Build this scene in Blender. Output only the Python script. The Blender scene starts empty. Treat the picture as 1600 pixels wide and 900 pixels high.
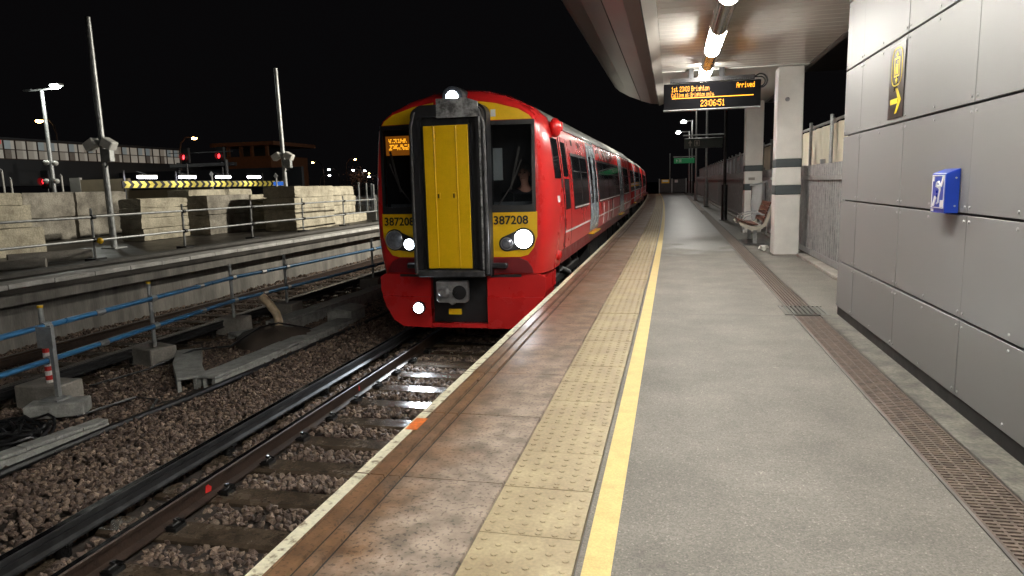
import bpy, bmesh, math, random
import numpy as np
from mathutils import Vector, Matrix
random.seed(7); rng = np.random.default_rng(7)
SC = bpy.context.scene
COL = SC.collection
PI = math.pi

# ---------------------------------------------------------------- camera
F_PX, W_PX, H_PX = 1073.0, 1600.0, 900.0
CAM_H = 1.45
yaw, pitch, roll = math.radians(-13.23), math.radians(-8.56), math.radians(-1.53)
FW = Vector((math.sin(yaw)*math.cos(pitch), math.cos(yaw)*math.cos(pitch), math.sin(pitch)))
_r = Vector((math.cos(yaw), -math.sin(yaw), 0)); _u = _r.cross(FW)
RT = _r*math.cos(roll) + _u*math.sin(roll)
UP = -_r*math.sin(roll) + _u*math.cos(roll)
CAM = Vector((0, 0, CAM_H))
cd = bpy.data.cameras.new('camera'); cam = bpy.data.objects.new('camera', cd); COL.objects.link(cam)
m = Matrix((RT, UP, -FW)).transposed().to_4x4(); m.translation = CAM
cam.matrix_world = m
cd.sensor_width = 36; cd.lens = F_PX/W_PX*36; cd.clip_start = 0.05; cd.clip_end = 3000
SC.camera = cam
SC.render.resolution_x, SC.render.resolution_y = 1024, 576

# ---------------------------------------------------------------- world: night
world = bpy.data.worlds.new('World'); SC.world = world; world.use_nodes = True
wn = world.node_tree.nodes; wl = world.node_tree.links
bg = wn['Background']
sky = wn.new('ShaderNodeTexSky'); sky.sky_type = 'NISHITA'; sky.sun_disc = False
sky.sun_elevation = math.radians(-6); sky.sun_rotation = math.radians(200)
glow = wn.new('ShaderNodeMixRGB'); glow.blend_type = 'ADD'; glow.inputs[0].default_value = 1.0   # faint town glow on the night sky
glow.inputs[2].default_value = (.050,.046,.052,1)
wl.new(sky.outputs[0], glow.inputs[1]); wl.new(glow.outputs[0], bg.inputs[0]); bg.inputs[1].default_value = 0.05
SC.view_settings.view_transform = 'Standard'; SC.view_settings.look = 'None'
SC.view_settings.exposure = 0.0; SC.view_settings.gamma = 1.0
SC.cycles.use_denoising = True
SC.cycles.max_bounces = 8; SC.cycles.diffuse_bounces = 3; SC.cycles.glossy_bounces = 4
SC.cycles.transparent_max_bounces = 12
SC.cycles.sample_clamp_indirect = 6.0
SC.cycles.use_light_tree = True
SC.cycles.caustics_reflective = False; SC.cycles.caustics_refractive = False
CANOPY_LAMP = 128.0      # emission of the canopy diffusers
WARMWHITE = (1.0, 0.965, 0.885)

def at(x, y, X=None, Y=None, Z=None):
    """the point in the place seen at pixel (x, y) of the photograph on a known plane"""
    d = RT*((x-800)/F_PX) - UP*((y-450)/F_PX) + FW
    t = (X-CAM.x)/d.x if X is not None else (Y-CAM.y)/d.y if Y is not None else (Z-CAM.z)/d.z
    return CAM + d*t
def cv(y):            # the platform and the track bend gently to the left far away
    return -0.00025*max(0.0, y-12)**2

# ---------------------------------------------------------------- materials
def nd(t, k, **kw):
    n = t.nodes.new(k)
    for a, b in kw.items(): setattr(n, a, b)
    return n
def M(name, col, rough=.6, metal=0.0, var=.18, scale=4.0, fine=0.0, fscale=60., bump=0.0, bscale=60., col2=None,
      thr=(.35,.65), rvar=.1, spec=.5, emit=None, es=0.0, coat=0.0, stretch=(1,1,1), dist=.01):
    mt = bpy.data.materials.new(name); mt.use_nodes = True
    t = mt.node_tree; b = t.nodes['Principled BSDF']; L = t.links
    g = nd(t, 'ShaderNodeNewGeometry')
    mp = nd(t, 'ShaderNodeMapping'); mp.inputs['Scale'].default_value = stretch
    L.new(g.outputs['Position'], mp.inputs['Vector'])
    n1 = nd(t, 'ShaderNodeTexNoise'); n1.inputs['Scale'].default_value = scale; n1.inputs['Detail'].default_value = 7
    n1.inputs['Roughness'].default_value = .62
    L.new(mp.outputs[0], n1.inputs['Vector'])
    cr = nd(t, 'ShaderNodeValToRGB'); L.new(n1.outputs['Fac'], cr.inputs[0])
    c2 = col2 or tuple(min(1, c*(1+var)) for c in col)
    cr.color_ramp.elements[0].position = thr[0]; cr.color_ramp.elements[1].position = thr[1]
    cr.color_ramp.elements[0].color = (*[c*(1-var) for c in col], 1) if not col2 else (*col, 1)
    cr.color_ramp.elements[1].color = (*c2, 1)
    out = cr.outputs[0]
    if fine:
        n2 = nd(t, 'ShaderNodeTexNoise'); n2.inputs['Scale'].default_value = fscale; n2.inputs['Detail'].default_value = 3
        L.new(mp.outputs[0], n2.inputs['Vector'])
        mr = nd(t, 'ShaderNodeMapRange'); mr.inputs['From Min'].default_value = .3; mr.inputs['From Max'].default_value = .7
        mr.inputs['To Min'].default_value = 1-fine; mr.inputs['To Max'].default_value = 1+fine
        L.new(n2.outputs['Fac'], mr.inputs['Value'])
        mx = nd(t, 'ShaderNodeVectorMath', operation='SCALE'); L.new(out, mx.inputs[0]); L.new(mr.outputs[0], mx.inputs['Scale'])
        out = mx.outputs[0]
    L.new(out, b.inputs['Base Color'])
    if rvar:
        rr = nd(t, 'ShaderNodeMapRange'); rr.inputs['To Min'].default_value = max(.02, rough-rvar); rr.inputs['To Max'].default_value = min(1, rough+rvar)
        rr.inputs['From Min'].default_value = .3; rr.inputs['From Max'].default_value = .7
        L.new(n1.outputs['Fac'], rr.inputs['Value']); L.new(rr.outputs[0], b.inputs['Roughness'])
    else: b.inputs['Roughness'].default_value = rough
    b.inputs['Metallic'].default_value = metal
    b.inputs['Specular IOR Level'].default_value = spec
    if coat: b.inputs['Coat Weight'].default_value = coat; b.inputs['Coat Roughness'].default_value = .08
    if bump:
        n3 = nd(t, 'ShaderNodeTexNoise'); n3.inputs['Scale'].default_value = bscale; n3.inputs['Detail'].default_value = 5
        L.new(mp.outputs[0], n3.inputs['Vector'])
        bp = nd(t, 'ShaderNodeBump'); bp.inputs['Strength'].default_value = bump; bp.inputs['Distance'].default_value = dist
        L.new(n3.outputs['Fac'], bp.inputs['Height']); L.new(bp.outputs[0], b.inputs['Normal'])
    if emit:
        b.inputs['Emission Color'].default_value = (*emit, 1); b.inputs['Emission Strength'].default_value = es
    return mt
def EM(name, col, s, base=(.8,.8,.8)):
    mt = bpy.data.materials.new(name); mt.use_nodes = True
    t = mt.node_tree; b = t.nodes['Principled BSDF']
    n = nd(t, 'ShaderNodeTexNoise'); n.inputs['Scale'].default_value = 3
    b.inputs['Base Color'].default_value = (*base, 1)
    b.inputs['Emission Color'].default_value = (*col, 1)
    mr = nd(t, 'ShaderNodeMapRange'); mr.inputs['To Min'].default_value = s*.92; mr.inputs['To Max'].default_value = s*1.08
    t.links.new(n.outputs['Fac'], mr.inputs['Value']); t.links.new(mr.outputs[0], b.inputs['Emission Strength'])
    return mt

# wet, stained platform coping
def mat_coping():
    mt = M('wet_coping', (.062,.034,.022), .4, 0, col2=(.205,.165,.15), scale=2.6, thr=(.42,.60), fine=.25, fscale=45, bump=.25, bscale=120, rvar=0, dist=.004)
    t = mt.node_tree; L = t.links; b = t.nodes['Principled BSDF']
    g = nd(t, 'ShaderNodeNewGeometry'); sx = nd(t, 'ShaderNodeSeparateXYZ'); L.new(g.outputs['Position'], sx.inputs[0])
    # dried pale paving towards the tactile slabs, brown grime at the edge; a ragged limit
    n = nd(t, 'ShaderNodeTexNoise'); n.inputs['Scale'].default_value = 2.4; n.inputs['Detail'].default_value = 12; n.inputs['Roughness'].default_value = .78
    L.new(g.outputs['Position'], n.inputs['Vector'])
    a = nd(t, 'ShaderNodeMath', operation='MULTIPLY_ADD'); a.inputs[1].default_value = 1.3; L.new(n.outputs['Fac'], a.inputs[0]); L.new(sx.outputs['X'], a.inputs[2])
    mr = nd(t, 'ShaderNodeMapRange'); mr.inputs['From Min'].default_value = -.72; mr.inputs['From Max'].default_value = -.34
    L.new(a.outputs[0], mr.inputs['Value'])
    # near the camera drier, further away rain-wet
    yy = nd(t, 'ShaderNodeMapRange'); yy.inputs['From Min'].default_value = 3.6; yy.inputs['From Max'].default_value = 7; yy.inputs['To Min'].default_value = 1; yy.inputs['To Max'].default_value = .3
    L.new(sx.outputs['Y'], yy.inputs['Value'])
    mm = nd(t, 'ShaderNodeMath', operation='MULTIPLY'); L.new(mr.outputs[0], mm.inputs[0]); L.new(yy.outputs[0], mm.inputs[1])
    mix = nd(t, 'ShaderNodeMixRGB'); mix.inputs[1].default_value = (.14,.078,.042,1); mix.inputs[2].default_value = (.245,.195,.155,1)
    L.new(mm.outputs[0], mix.inputs[0])
    sp = nd(t, 'ShaderNodeTexNoise'); sp.inputs['Scale'].default_value = 48; sp.inputs['Detail'].default_value = 4
    L.new(g.outputs['Position'], sp.inputs['Vector'])
    smr = nd(t, 'ShaderNodeMapRange'); smr.inputs['From Min'].default_value = .37; smr.inputs['From Max'].default_value = .455; smr.inputs['To Min'].default_value = .55; smr.inputs['To Max'].default_value = 1.05
    L.new(sp.outputs['Fac'], smr.inputs['Value'])
    n2 = nd(t, 'ShaderNodeTexNoise'); n2.inputs['Scale'].default_value = 7; n2.inputs['Detail'].default_value = 6; L.new(g.outputs['Position'], n2.inputs['Vector'])
    m2 = nd(t, 'ShaderNodeMapRange'); m2.inputs['From Min'].default_value = .35; m2.inputs['From Max'].default_value = .65; m2.inputs['To Min'].default_value = .65; m2.inputs['To Max'].default_value = 1.35
    L.new(n2.outputs['Fac'], m2.inputs['Value'])
    k = nd(t, 'ShaderNodeMath', operation='MULTIPLY'); L.new(smr.outputs[0], k.inputs[0]); L.new(m2.outputs[0], k.inputs[1])
    v = nd(t, 'ShaderNodeVectorMath', operation='SCALE'); L.new(mix.outputs[0], v.inputs[0]); L.new(k.outputs[0], v.inputs['Scale'])
    L.new(v.outputs[0], b.inputs['Base Color'])
    wet = nd(t, 'ShaderNodeMapRange'); wet.inputs['To Min'].default_value = .33; wet.inputs['To Max'].default_value = .62
    L.new(mm.outputs[0], wet.inputs['Value'])
    wn_ = nd(t, 'ShaderNodeTexNoise'); wn_.inputs['Scale'].default_value = 1.7; wn_.inputs['Detail'].default_value = 4; L.new(g.outputs['Position'], wn_.inputs['Vector'])
    ad = nd(t, 'ShaderNodeMath', operation='MULTIPLY_ADD'); ad.inputs[1].default_value = .5; L.new(wn_.outputs['Fac'], ad.inputs[0]); L.new(wet.outputs[0], ad.inputs[2])
    sb = nd(t, 'ShaderNodeMath', operation='SUBTRACT'); sb.inputs[1].default_value = .2; L.new(ad.outputs[0], sb.inputs[0])
    L.new(sb.outputs[0], b.inputs['Roughness'])
    return mt
def mat_asphalt():
    mt = M('asphalt', (.152,.140,.121), .75, 0, var=.24, scale=1.7, thr=(.3,.7), rvar=0, bump=.35, bscale=260, dist=.003)
    t = mt.node_tree; L = t.links; b = t.nodes['Principled BSDF']
    base = b.inputs['Base Color'].links[0].from_socket
    g = nd(t, 'ShaderNodeNewGeometry'); sx = nd(t, 'ShaderNodeSeparateXYZ'); L.new(g.outputs['Position'], sx.inputs[0])
    v = nd(t, 'ShaderNodeTexVoronoi'); v.inputs['Scale'].default_value = 150; L.new(g.outputs['Position'], v.inputs['Vector'])
    wn2 = nd(t, 'ShaderNodeSeparateColor'); L.new(v.outputs['Color'], wn2.inputs[0])
    r = nd(t, 'ShaderNodeMapRange'); r.inputs['From Min'].default_value = .0; r.inputs['From Max'].default_value = 1; r.inputs['To Min'].default_value = .72; r.inputs['To Max'].default_value = 1.2
    L.new(wn2.outputs[0], r.inputs['Value'])
    hi = nd(t, 'ShaderNodeMapRange'); hi.inputs['From Min'].default_value = .94; hi.inputs['From Max'].default_value = .98; hi.inputs['To Min'].default_value = 0; hi.inputs['To Max'].default_value = .6
    L.new(wn2.outputs[1], hi.inputs['Value'])
    k = nd(t, 'ShaderNodeMath', operation='ADD'); L.new(r.outputs[0], k.inputs[0]); L.new(hi.outputs[0], k.inputs[1])
    # worn spots and old gum
    sp = nd(t, 'ShaderNodeTexVoronoi'); sp.inputs['Scale'].default_value = 1.7; L.new(g.outputs['Position'], sp.inputs['Vector'])
    spd = nd(t, 'ShaderNodeMapRange'); spd.inputs['From Min'].default_value = .03; spd.inputs['From Max'].default_value = .042; spd.inputs['To Min'].default_value = 1.4; spd.inputs['To Max'].default_value = 1
    L.new(sp.outputs['Distance'], spd.inputs['Value'])
    k2 = nd(t, 'ShaderNodeMath', operation='MULTIPLY'); L.new(k.outputs[0], k2.inputs[0]); L.new(spd.outputs[0], k2.inputs[1])
    sc = nd(t, 'ShaderNodeVectorMath', operation='SCALE'); L.new(base, sc.inputs[0]); L.new(k2.outputs[0], sc.inputs['Scale'])
    # wet patches further down the platform, beyond the roof
    n = nd(t, 'ShaderNodeTexNoise'); n.inputs['Scale'].default_value = .9; n.inputs['Detail'].default_value = 6; L.new(g.outputs['Position'], n.inputs['Vector'])
    a = nd(t, 'ShaderNodeMapRange'); a.inputs['From Min'].default_value = 9; a.inputs['From Max'].default_value = 19; a.inputs['To Min'].default_value = -.45; a.inputs['To Max'].default_value = .45; L.new(sx.outputs['Y'], a.inputs['Value'])
    s = nd(t, 'ShaderNodeMath', operation='ADD'); L.new(n.outputs['Fac'], s.inputs[0]); L.new(a.outputs[0], s.inputs[1])
    w = nd(t, 'ShaderNodeMapRange'); w.inputs['From Min'].default_value = .48; w.inputs['From Max'].default_value = .64; L.new(s.outputs[0], w.inputs['Value'])
    dk = nd(t, 'ShaderNodeMapRange'); dk.inputs['To Min'].default_value = 1; dk.inputs['To Max'].default_value = .6; L.new(w.outputs[0], dk.inputs['Value'])
    sc2 = nd(t, 'ShaderNodeVectorMath', operation='SCALE'); L.new(sc.outputs[0], sc2.inputs[0]); L.new(dk.outputs[0], sc2.inputs['Scale'])
    L.new(sc2.outputs[0], b.inputs['Base Color'])
    ro = nd(t, 'ShaderNodeMapRange'); ro.inputs['To Min'].default_value = .72; ro.inputs['To Max'].default_value = .4; L.new(w.outputs[0], ro.inputs['Value'])
    L.new(ro.outputs[0], b.inputs['Roughness'])
    return mt
def mat_ballast():
    mt = M('ballast_stone', (.125,.10,.083), .72, 0, var=.3, scale=30, fine=.3, fscale=120, bump=.3, bscale=90, rvar=.15)
    t = mt.node_tree; L = t.links; b = t.nodes['Principled BSDF']
    base = b.inputs['Base Color'].links[0].from_socket
    at_ = nd(t, 'ShaderNodeAttribute', attribute_name='tone')
    cr = nd(t, 'ShaderNodeValToRGB'); L.new(at_.outputs['Fac'], cr.inputs[0])
    e = cr.color_ramp.elements; e[0].position = 0; e[0].color = (.36,.30,.28,1); e[1].position = 1; e[1].color = (2.4,2.3,2.1,1)
    x = e.new(.35); x.color = (.85,.72,.68,1); x = e.new(.7); x.color = (1.25,1.12,1.0,1); x = e.new(.94); x.color = (1.7,1.5,1.35,1)
    mx = nd(t, 'ShaderNodeVectorMath', operation='MULTIPLY'); L.new(base, mx.inputs[0]); L.new(cr.outputs[0], mx.inputs[1])
    L.new(mx.outputs[0], b.inputs['Base Color'])
    return mt
def mat_glass(name, tint=(.02,.022,.025), alpha=.55):
    mt = bpy.data.materials.new(name); mt.use_nodes = True; t = mt.node_tree; L = t.links
    for n in list(t.nodes): t.nodes.remove(n)
    o = nd(t, 'ShaderNodeOutputMaterial'); tr = nd(t, 'ShaderNodeBsdfTransparent'); gl = nd(t, 'ShaderNodeBsdfPrincipled')
    gl.inputs['Base Color'].default_value = (*tint, 1); gl.inputs['Roughness'].default_value = .03
    tr.inputs[0].default_value = (.75,.78,.8,1)
    no = nd(t, 'ShaderNodeTexNoise'); no.inputs['Scale'].default_value = 5
    mr = nd(t, 'ShaderNodeMapRange'); mr.inputs['To Min'].default_value = alpha-.06; mr.inputs['To Max'].default_value = alpha+.06
    L.new(no.outputs['Fac'], mr.inputs['Value'])
    mx = nd(t, 'ShaderNodeMixShader'); L.new(mr.outputs[0], mx.inputs[0]); L.new(tr.outputs[0], mx.inputs[1]); L.new(gl.outputs[0], mx.inputs[2]); L.new(mx.outputs[0], o.inputs[0])
    return mt

MT = dict(
 asphalt=mat_asphalt(), coping=mat_coping(), ballast=mat_ballast(),
 base=M('dark_subsoil', (.03,.022,.018), .9, var=.4, scale=9, bump=.5, bscale=40),
 conc=M('concrete', (.27,.25,.22), .8, var=.28, scale=2.2, fine=.15, fscale=40, bump=.25, bscale=50),
 wallconc=M('stained_concrete', (.17,.16,.145), .75, var=.4, scale=1.6, fine=.15, fscale=30, stretch=(1.5,1.5,.25), bump=.2, bscale=40),
 farground=M('wet_ground', (.035,.030,.025), .45, var=.4, scale=1.3, fine=.2, bump=.3, bscale=30),
 darkconc=M('dark_concrete', (.09,.085,.078), .7, var=.3, scale=3, bump=.3, bscale=40),
 whitepaint=M('worn_white_paint', (.16,.12,.07), .55, col2=(.60,.57,.43), scale=16, thr=(.36,.47), fine=.12, fscale=50, bump=.2, bscale=60, rvar=.1),
 yellowline=M('yellow_line', (.48,.365,.13), .6, col2=(.60,.465,.185), scale=9, thr=(.3,.6), fine=.12, fscale=120, bump=.25, bscale=200),
 tactile=M('tactile_buff', (.25,.195,.12), .55, var=.0, col2=(.385,.32,.20), scale=3.5, thr=(.32,.66), fine=.14, fscale=60, bump=.15, bscale=120, dist=.004),
 grate=M('rusty_grate', (.15,.115,.095), .55, .35, var=.35, scale=12, fine=.2, bump=.2),
 strip=M('mottled_concrete', (.06,.056,.048), .75, col2=(.16,.15,.125), scale=5, thr=(.36,.62), fine=.25, fscale=50, bump=.35, bscale=60),
 steel=M('galvanised_steel', (.36,.37,.37), .42, .5, var=.22, scale=9, fine=.1, bump=.08),
 darksteel=M('dark_steel', (.05,.05,.052), .4, .6, var=.25, scale=9, bump=.1),
 railhead=M('polished_rail', (.5,.48,.47), .16, 1.0, var=.15, scale=10),
 rust=M('rail_rust', (.042,.026,.019), .5, .3, var=.35, scale=14, bump=.2),
 sleeper=M('wet_sleeper', (.068,.050,.035), .22, 0, var=.35, scale=6, fine=.2, bump=.15, bscale=90, rvar=.1),
 clip=M('rail_clip', (.02,.02,.02), .3, .5, var=.3),
 panel=M('clad_panel', (.215,.212,.212), .5, .12, var=.045, scale=1.1, fine=.02, fscale=300, rvar=.04, stretch=(1,1,4)),
 rivet=M('rivet', (.34,.34,.34), .45, .3, var=.1),
 dispblack=M('display_black', (.004,.004,.005), .85, var=.1, spec=.1),
 black=M('black_gap', (.008,.008,.009), .6, var=.3),
 soffit=M('soffit_white', (.70,.68,.63), .2, .0, var=.04, scale=2, rvar=.03, spec=.7),
 wing=M('canopy_metal', (.15,.128,.12), .3, .6, var=.05, scale=.8, rvar=.03),
 trim=M('grey_trim', (.34,.32,.29), .45, .2, var=.1),
 white=M('white_paint', (.70,.69,.65), .45, var=.06, scale=3, fine=.03),
 band=M('slate_band', (.06,.074,.08), .5, var=.1),
 red=M('train_red', (.56,.018,.018), .28, var=.03, scale=1, coat=.15, rvar=.03, spec=.4),
 darkred=M('train_dark_red', (.16,.008,.012), .4, var=.15),
 yellow=M('train_yellow', (.80,.48,.006), .35, var=.07, scale=3, fine=.04, coat=.3),
 black_rub=M('black_rubber', (.014,.014,.016), .45, var=.3, scale=6),
 greyrub=M('scuffed_grey', (.05,.05,.053), .5, var=.6, scale=7, bump=.2),
 dirt=M('dirty_metal', (.06,.06,.06), .5, col2=(.36,.36,.37), scale=9, thr=(.40,.62)),
 doorgrey=M('train_door_grey', (.36,.42,.47), .25, .1, var=.06, coat=.3),
 roof=M('train_roof', (.20,.205,.19), .5, .3, var=.15),
 glassdark=M('dark_window', (.012,.013,.015), .05, var=.2, rvar=0, spec=.8),
 decal=M('white_decal', (.75,.75,.74), .35, var=.04),
 num=M('number_black', (.01,.01,.01), .4, var=.1),
 coupler=M('cast_steel', (.36,.36,.37), .4, .7, var=.3, scale=8),
 under=M('underframe', (.022,.021,.021), .55, .2, var=.4, scale=6),
 edge=M('worn_edge', (.17,.16,.15), .45, .4, var=.25), gully=M('gully_iron', (.10,.10,.09), .5, .3, var=.25),
 chrome=M('chrome_tube',(.55,.52,.48),.18,.9,var=.1),
 lens=EM('lamp_lens_on', (.93,.97,1.0), 45.0), lens_b=EM('marker_lamp_on', (.82,.92,1.0), 40.0),
 lensoff=M('lamp_lens_off', (.30,.32,.36), .12, .6, var=.3, scale=20),
 amber=EM('amber_led', (1.0,.38,.018), 3.6, (.03,.015,.003)), amberdim=EM('amber_glow', (1.0,.25,.02), .55),
 tube=EM('tube_light', WARMWHITE, CANOPY_LAMP),
 fluo=EM('fluorescent', (.92,.90,1.0), 22.0), sodium=EM('sodium', (1.0,.55,.18), 60.0), cool=EM('cool_lamp', (.95,.97,1.0), 60.0),
 redlamp=EM('red_signal', (1.0,.02,.03), 5.0),
 blue=M('blue_box', (.006,.04,.36), .35, var=.08, coat=.2), bluepipe=M('blue_tube', (.05,.20,.42), .35, .1, var=.15, scale=8),
 sign=M('sign_brown', (.035,.026,.024), .35, var=.08), signyel=M('sign_yellow', (.80,.62,.02), .45, var=.04),
 green=M('sign_green', (.006,.15,.055), .4, var=.08), darkgreen=M('sign_unlit_green', (.004,.02,.014), .35, var=.1),
 block=M('kentledge', (.28,.245,.18), .85, var=0, col2=(.56,.51,.395), scale=2.6, thr=(.30,.62), fine=.2, fscale=26, bump=.45, bscale=22, dist=.03),
 blockgrey=M('grey_kentledge', (.12,.105,.085), .85, col2=(.38,.35,.295), scale=1.9, thr=(.3,.6), fine=.2, fscale=24, bump=.45, bscale=22, dist=.03),  # darker copy of kentledge, partly putting weaker light into the colour
 hoard=M('cream_sheet', (.74,.70,.55), .55, var=.1, scale=2, stretch=(1,1,.4)), hoardw=M('pale_sheet', (.50,.54,.58), .5, var=.1),
 wood=M('bench_brown', (.10,.035,.018), .45, var=.2, scale=10), cream=M('cream_frame', (.60,.57,.48), .45, var=.08),
 plastic=mat_glass('clear_sack', (.7,.7,.7), .42), windscreen=mat_glass('windscreen_glass', (.01,.011,.012), .16),
 trough=M('trough_concrete', (.30,.30,.28), .6, var=.3, scale=8, fine=.15), mud=M('brown_mound', (.06,.045,.035), .7, var=.25, bump=.4, bscale=50),
 cable=M('black_cable', (.012,.012,.013), .35, var=.3), duct=M('clay_duct', (.52,.40,.26), .5, var=.3, scale=10),
 tape_r=M('tape_red', (.5,.03,.025), .5, var=.15), tape_w=M('tape_white', (.62,.6,.58), .5, var=.12),
 brick=M('orange_brick', (.19,.075,.035), .8, var=.15, scale=3), hoardtan=M('tan_boards', (.25,.20,.13), .8, var=.15, scale=1.5),
 navy=M('dark_wall', (.02,.022,.028), .7, var=.2), chevy=M('chevron_yellow', (.75,.62,.10), .4, var=.05, emit=None),
 bridgeframe=M('bridge_frame', (.045,.025,.02), .5, .2, var=.2),
 skin=M('skin', (.42,.22,.16), .5, var=.08), cloth=M('dark_uniform', (.02,.022,.03), .8, var=.2), hair=M('grey_hair', (.16,.14,.12), .7, var=.2),
 foliage=M('foliage', (.06,.07,.03), .7, var=.3), paintred=M('red_mark', (.65,.03,.025), .5, var=.1), orange=M('orange_mark', (.65,.16,.03), .5, var=.3, scale=25),
)

# ---------------------------------------------------------------- mesh helpers
class MB:
    def __init__(s): s.v = []; s.f = []
    def add(s, V, Fc):
        o = len(s.v); s.v += [tuple(p) for p in V]; s.f += [tuple(i+o for i in q) for q in Fc]; return s
    def box(s, x0, x1, y0, y1, z0, z1):
        return s.add([(x0,y0,z0),(x1,y0,z0),(x1,y1,z0),(x0,y1,z0),(x0,y0,z1),(x1,y0,z1),(x1,y1,z1),(x0,y1,z1)],
                     [(0,3,2,1),(4,5,6,7),(0,1,5,4),(1,2,6,5),(2,3,7,6),(3,0,4,7)])
    def obox(s, c, size, mat=None):
        hx, hy, hz = size[0]/2, size[1]/2, size[2]/2
        P = [Vector(p) for p in [(-hx,-hy,-hz),(hx,-hy,-hz),(hx,hy,-hz),(-hx,hy,-hz),(-hx,-hy,hz),(hx,-hy,hz),(hx,hy,hz),(-hx,hy,hz)]]
        if mat is not None: P = [mat @ p for p in P]
        return s.add([Vector(c)+p for p in P], [(0,3,2,1),(4,5,6,7),(0,1,5,4),(1,2,6,5),(2,3,7,6),(3,0,4,7)])
    def bar(s, a, b, w, h, up=(0,0,1)):
        a, b = Vector(a), Vector(b); d = (b-a); l = d.length; d.normalize(); up = Vector(up)
        if abs(d.dot(up)) > .99: up = Vector((1,0,0))
        x = d.cross(up).normalized(); z = x.cross(d)
        P = [a+x*i*w/2+z*j*h/2 for i, j in ((-1,-1),(1,-1),(1,1),(-1,1))]; P += [p+d*l for p in P]
        return s.add(P, [(0,1,2,3),(7,6,5,4),(0,4,5,1),(1,5,6,2),(2,6,7,3),(3,7,4,0)])
    def tube(s, pts, r, n=8, cap=True, r2=None):
        pts = [Vector(p) for p in pts]; V = []; Fc = []
        ref = Vector((0,0,1)); prev = None
        for i, p in enumerate(pts):
            d = (pts[min(i+1,len(pts)-1)]-pts[max(i-1,0)]).normalized()
            if prev is None:
                x = d.cross(ref)
                if x.length < .1: x = d.cross(Vector((1,0,0)))
            else: x = prev - d*prev.dot(d)
            x.normalize(); prev = x; y = d.cross(x)
            rr = r if r2 is None else r+(r2-r)*i/(len(pts)-1)
            V += [p+(x*math.cos(2*PI*k/n)+y*math.sin(2*PI*k/n))*rr for k in range(n)]
        for i in range(len(pts)-1):
            for k in range(n): Fc.append((i*n+k, i*n+(k+1)%n, (i+1)*n+(k+1)%n, (i+1)*n+k))
        if cap: Fc += [tuple(range(n))[::-1], tuple((len(pts)-1)*n+k for k in range(n))]
        return s.add(V, Fc)
    def prism(s, poly, mp, a, b):
        """poly: 2-D outline, mp(p, q, t) -> point, t from a to b"""
        n = len(poly); V = [mp(p,q,a) for p,q in poly]+[mp(p,q,b) for p,q in poly]
        return s.add(V, [tuple(range(n))[::-1], tuple(range(n,2*n))]+[(i,(i+1)%n,n+(i+1)%n,n+i) for i in range(n)])
    def sweep(s, prof, ys, fx):
        """profile (x,z) swept along y, shifted by fx(y)"""
        n = len(prof); V = []; Fc = []
        for y in ys: V += [(x+fx(y), y, z) for x, z in prof]
        for i in range(len(ys)-1):
            for k in range(n): Fc.append((i*n+k, i*n+(k+1)%n, (i+1)*n+(k+1)%n, (i+1)*n+k))
        Fc += [tuple(range(n)), tuple((len(ys)-1)*n+k for k in range(n))[::-1]]
        return s.add(V, Fc)
    def dome(s, c, r, ax=(1,1,1), n=12, m_=8, half=False):
        V = []; Fc = []; c = Vector(c); lo = 0 if half else -PI/2
        for i in range(m_+1):
            a = lo+(PI/2-lo)*i/m_
            for k in range(n): V.append(c+Vector((math.cos(a)*math.cos(2*PI*k/n)*ax[0], math.cos(a)*math.sin(2*PI*k/n)*ax[1], math.sin(a)*ax[2]))*r)
        for i in range(m_):
            for k in range(n): Fc.append((i*n+k, i*n+(k+1)%n, (i+1)*n+(k+1)%n, (i+1)*n+k))
        return s.add(V, Fc)
    def mesh(s, name, bevel=0, smooth=False, weld=False):
        me = bpy.data.meshes.new(name); me.from_pydata([tuple(p) for p in s.v], [], s.f)
        bm = bmesh.new(); bm.from_mesh(me)
        if weld: bmesh.ops.remove_doubles(bm, verts=bm.verts, dist=1e-4)
        bmesh.ops.recalc_face_normals(bm, faces=bm.faces)
        if bevel:
            ed = [e for e in bm.edges if len(e.link_faces) == 2 and e.calc_face_angle(0) > .5]
            bmesh.ops.bevel(bm, geom=ed, offset=bevel, segments=1, affect='EDGES', profile=.5)
        if smooth:
            for f in bm.faces: f.smooth = True
            for e in bm.edges:
                if len(e.link_faces) == 2 and e.calc_face_angle(0) > .7: e.smooth = False
        bm.to_mesh(me); bm.free(); return me
    def build(s, name, mat, parent=None, bevel=0, smooth=False, weld=False):
        return link(name, s.mesh(name, bevel, smooth, weld), mat, parent)
def link(name, me, mat, parent=None, loc=None, rz=0):
    if mat is not None and not me.materials: me.materials.append(MT[mat] if isinstance(mat, str) else mat)
    o = bpy.data.objects.new(name, me); COL.objects.link(o)
    if loc is not None: o.location = loc
    if rz: o.rotation_euler = (0,0,rz)
    if parent is not None:
        o.parent = parent; o.matrix_parent_inverse = Matrix.Translation(-WORLD_LOC(parent))
    return o
def WORLD_LOC(o):
    p = Vector(o['_w']) if '_w' in o else Vector((0,0,0)); return p
def thing(name, label, cat, loc=(0,0,0), group=None, kind=None):
    o = bpy.data.objects.new(name, None); COL.objects.link(o); o.location = loc; o['_w'] = tuple(loc)
    o.empty_display_size = .1
    tag(o, label, cat, group, kind); return o
def tag(o, label=None, cat=None, group=None, kind=None):
    if label: o['label'] = label
    if cat: o['category'] = cat
    if group: o['group'] = group
    if kind: o['kind'] = kind
    return o
def Bx(*a): return MB().box(*a)
def frange(a, b, s):
    n = max(1, int(round((b-a)/s))); return [a+(b-a)*i/n for i in range(n+1)]
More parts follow.
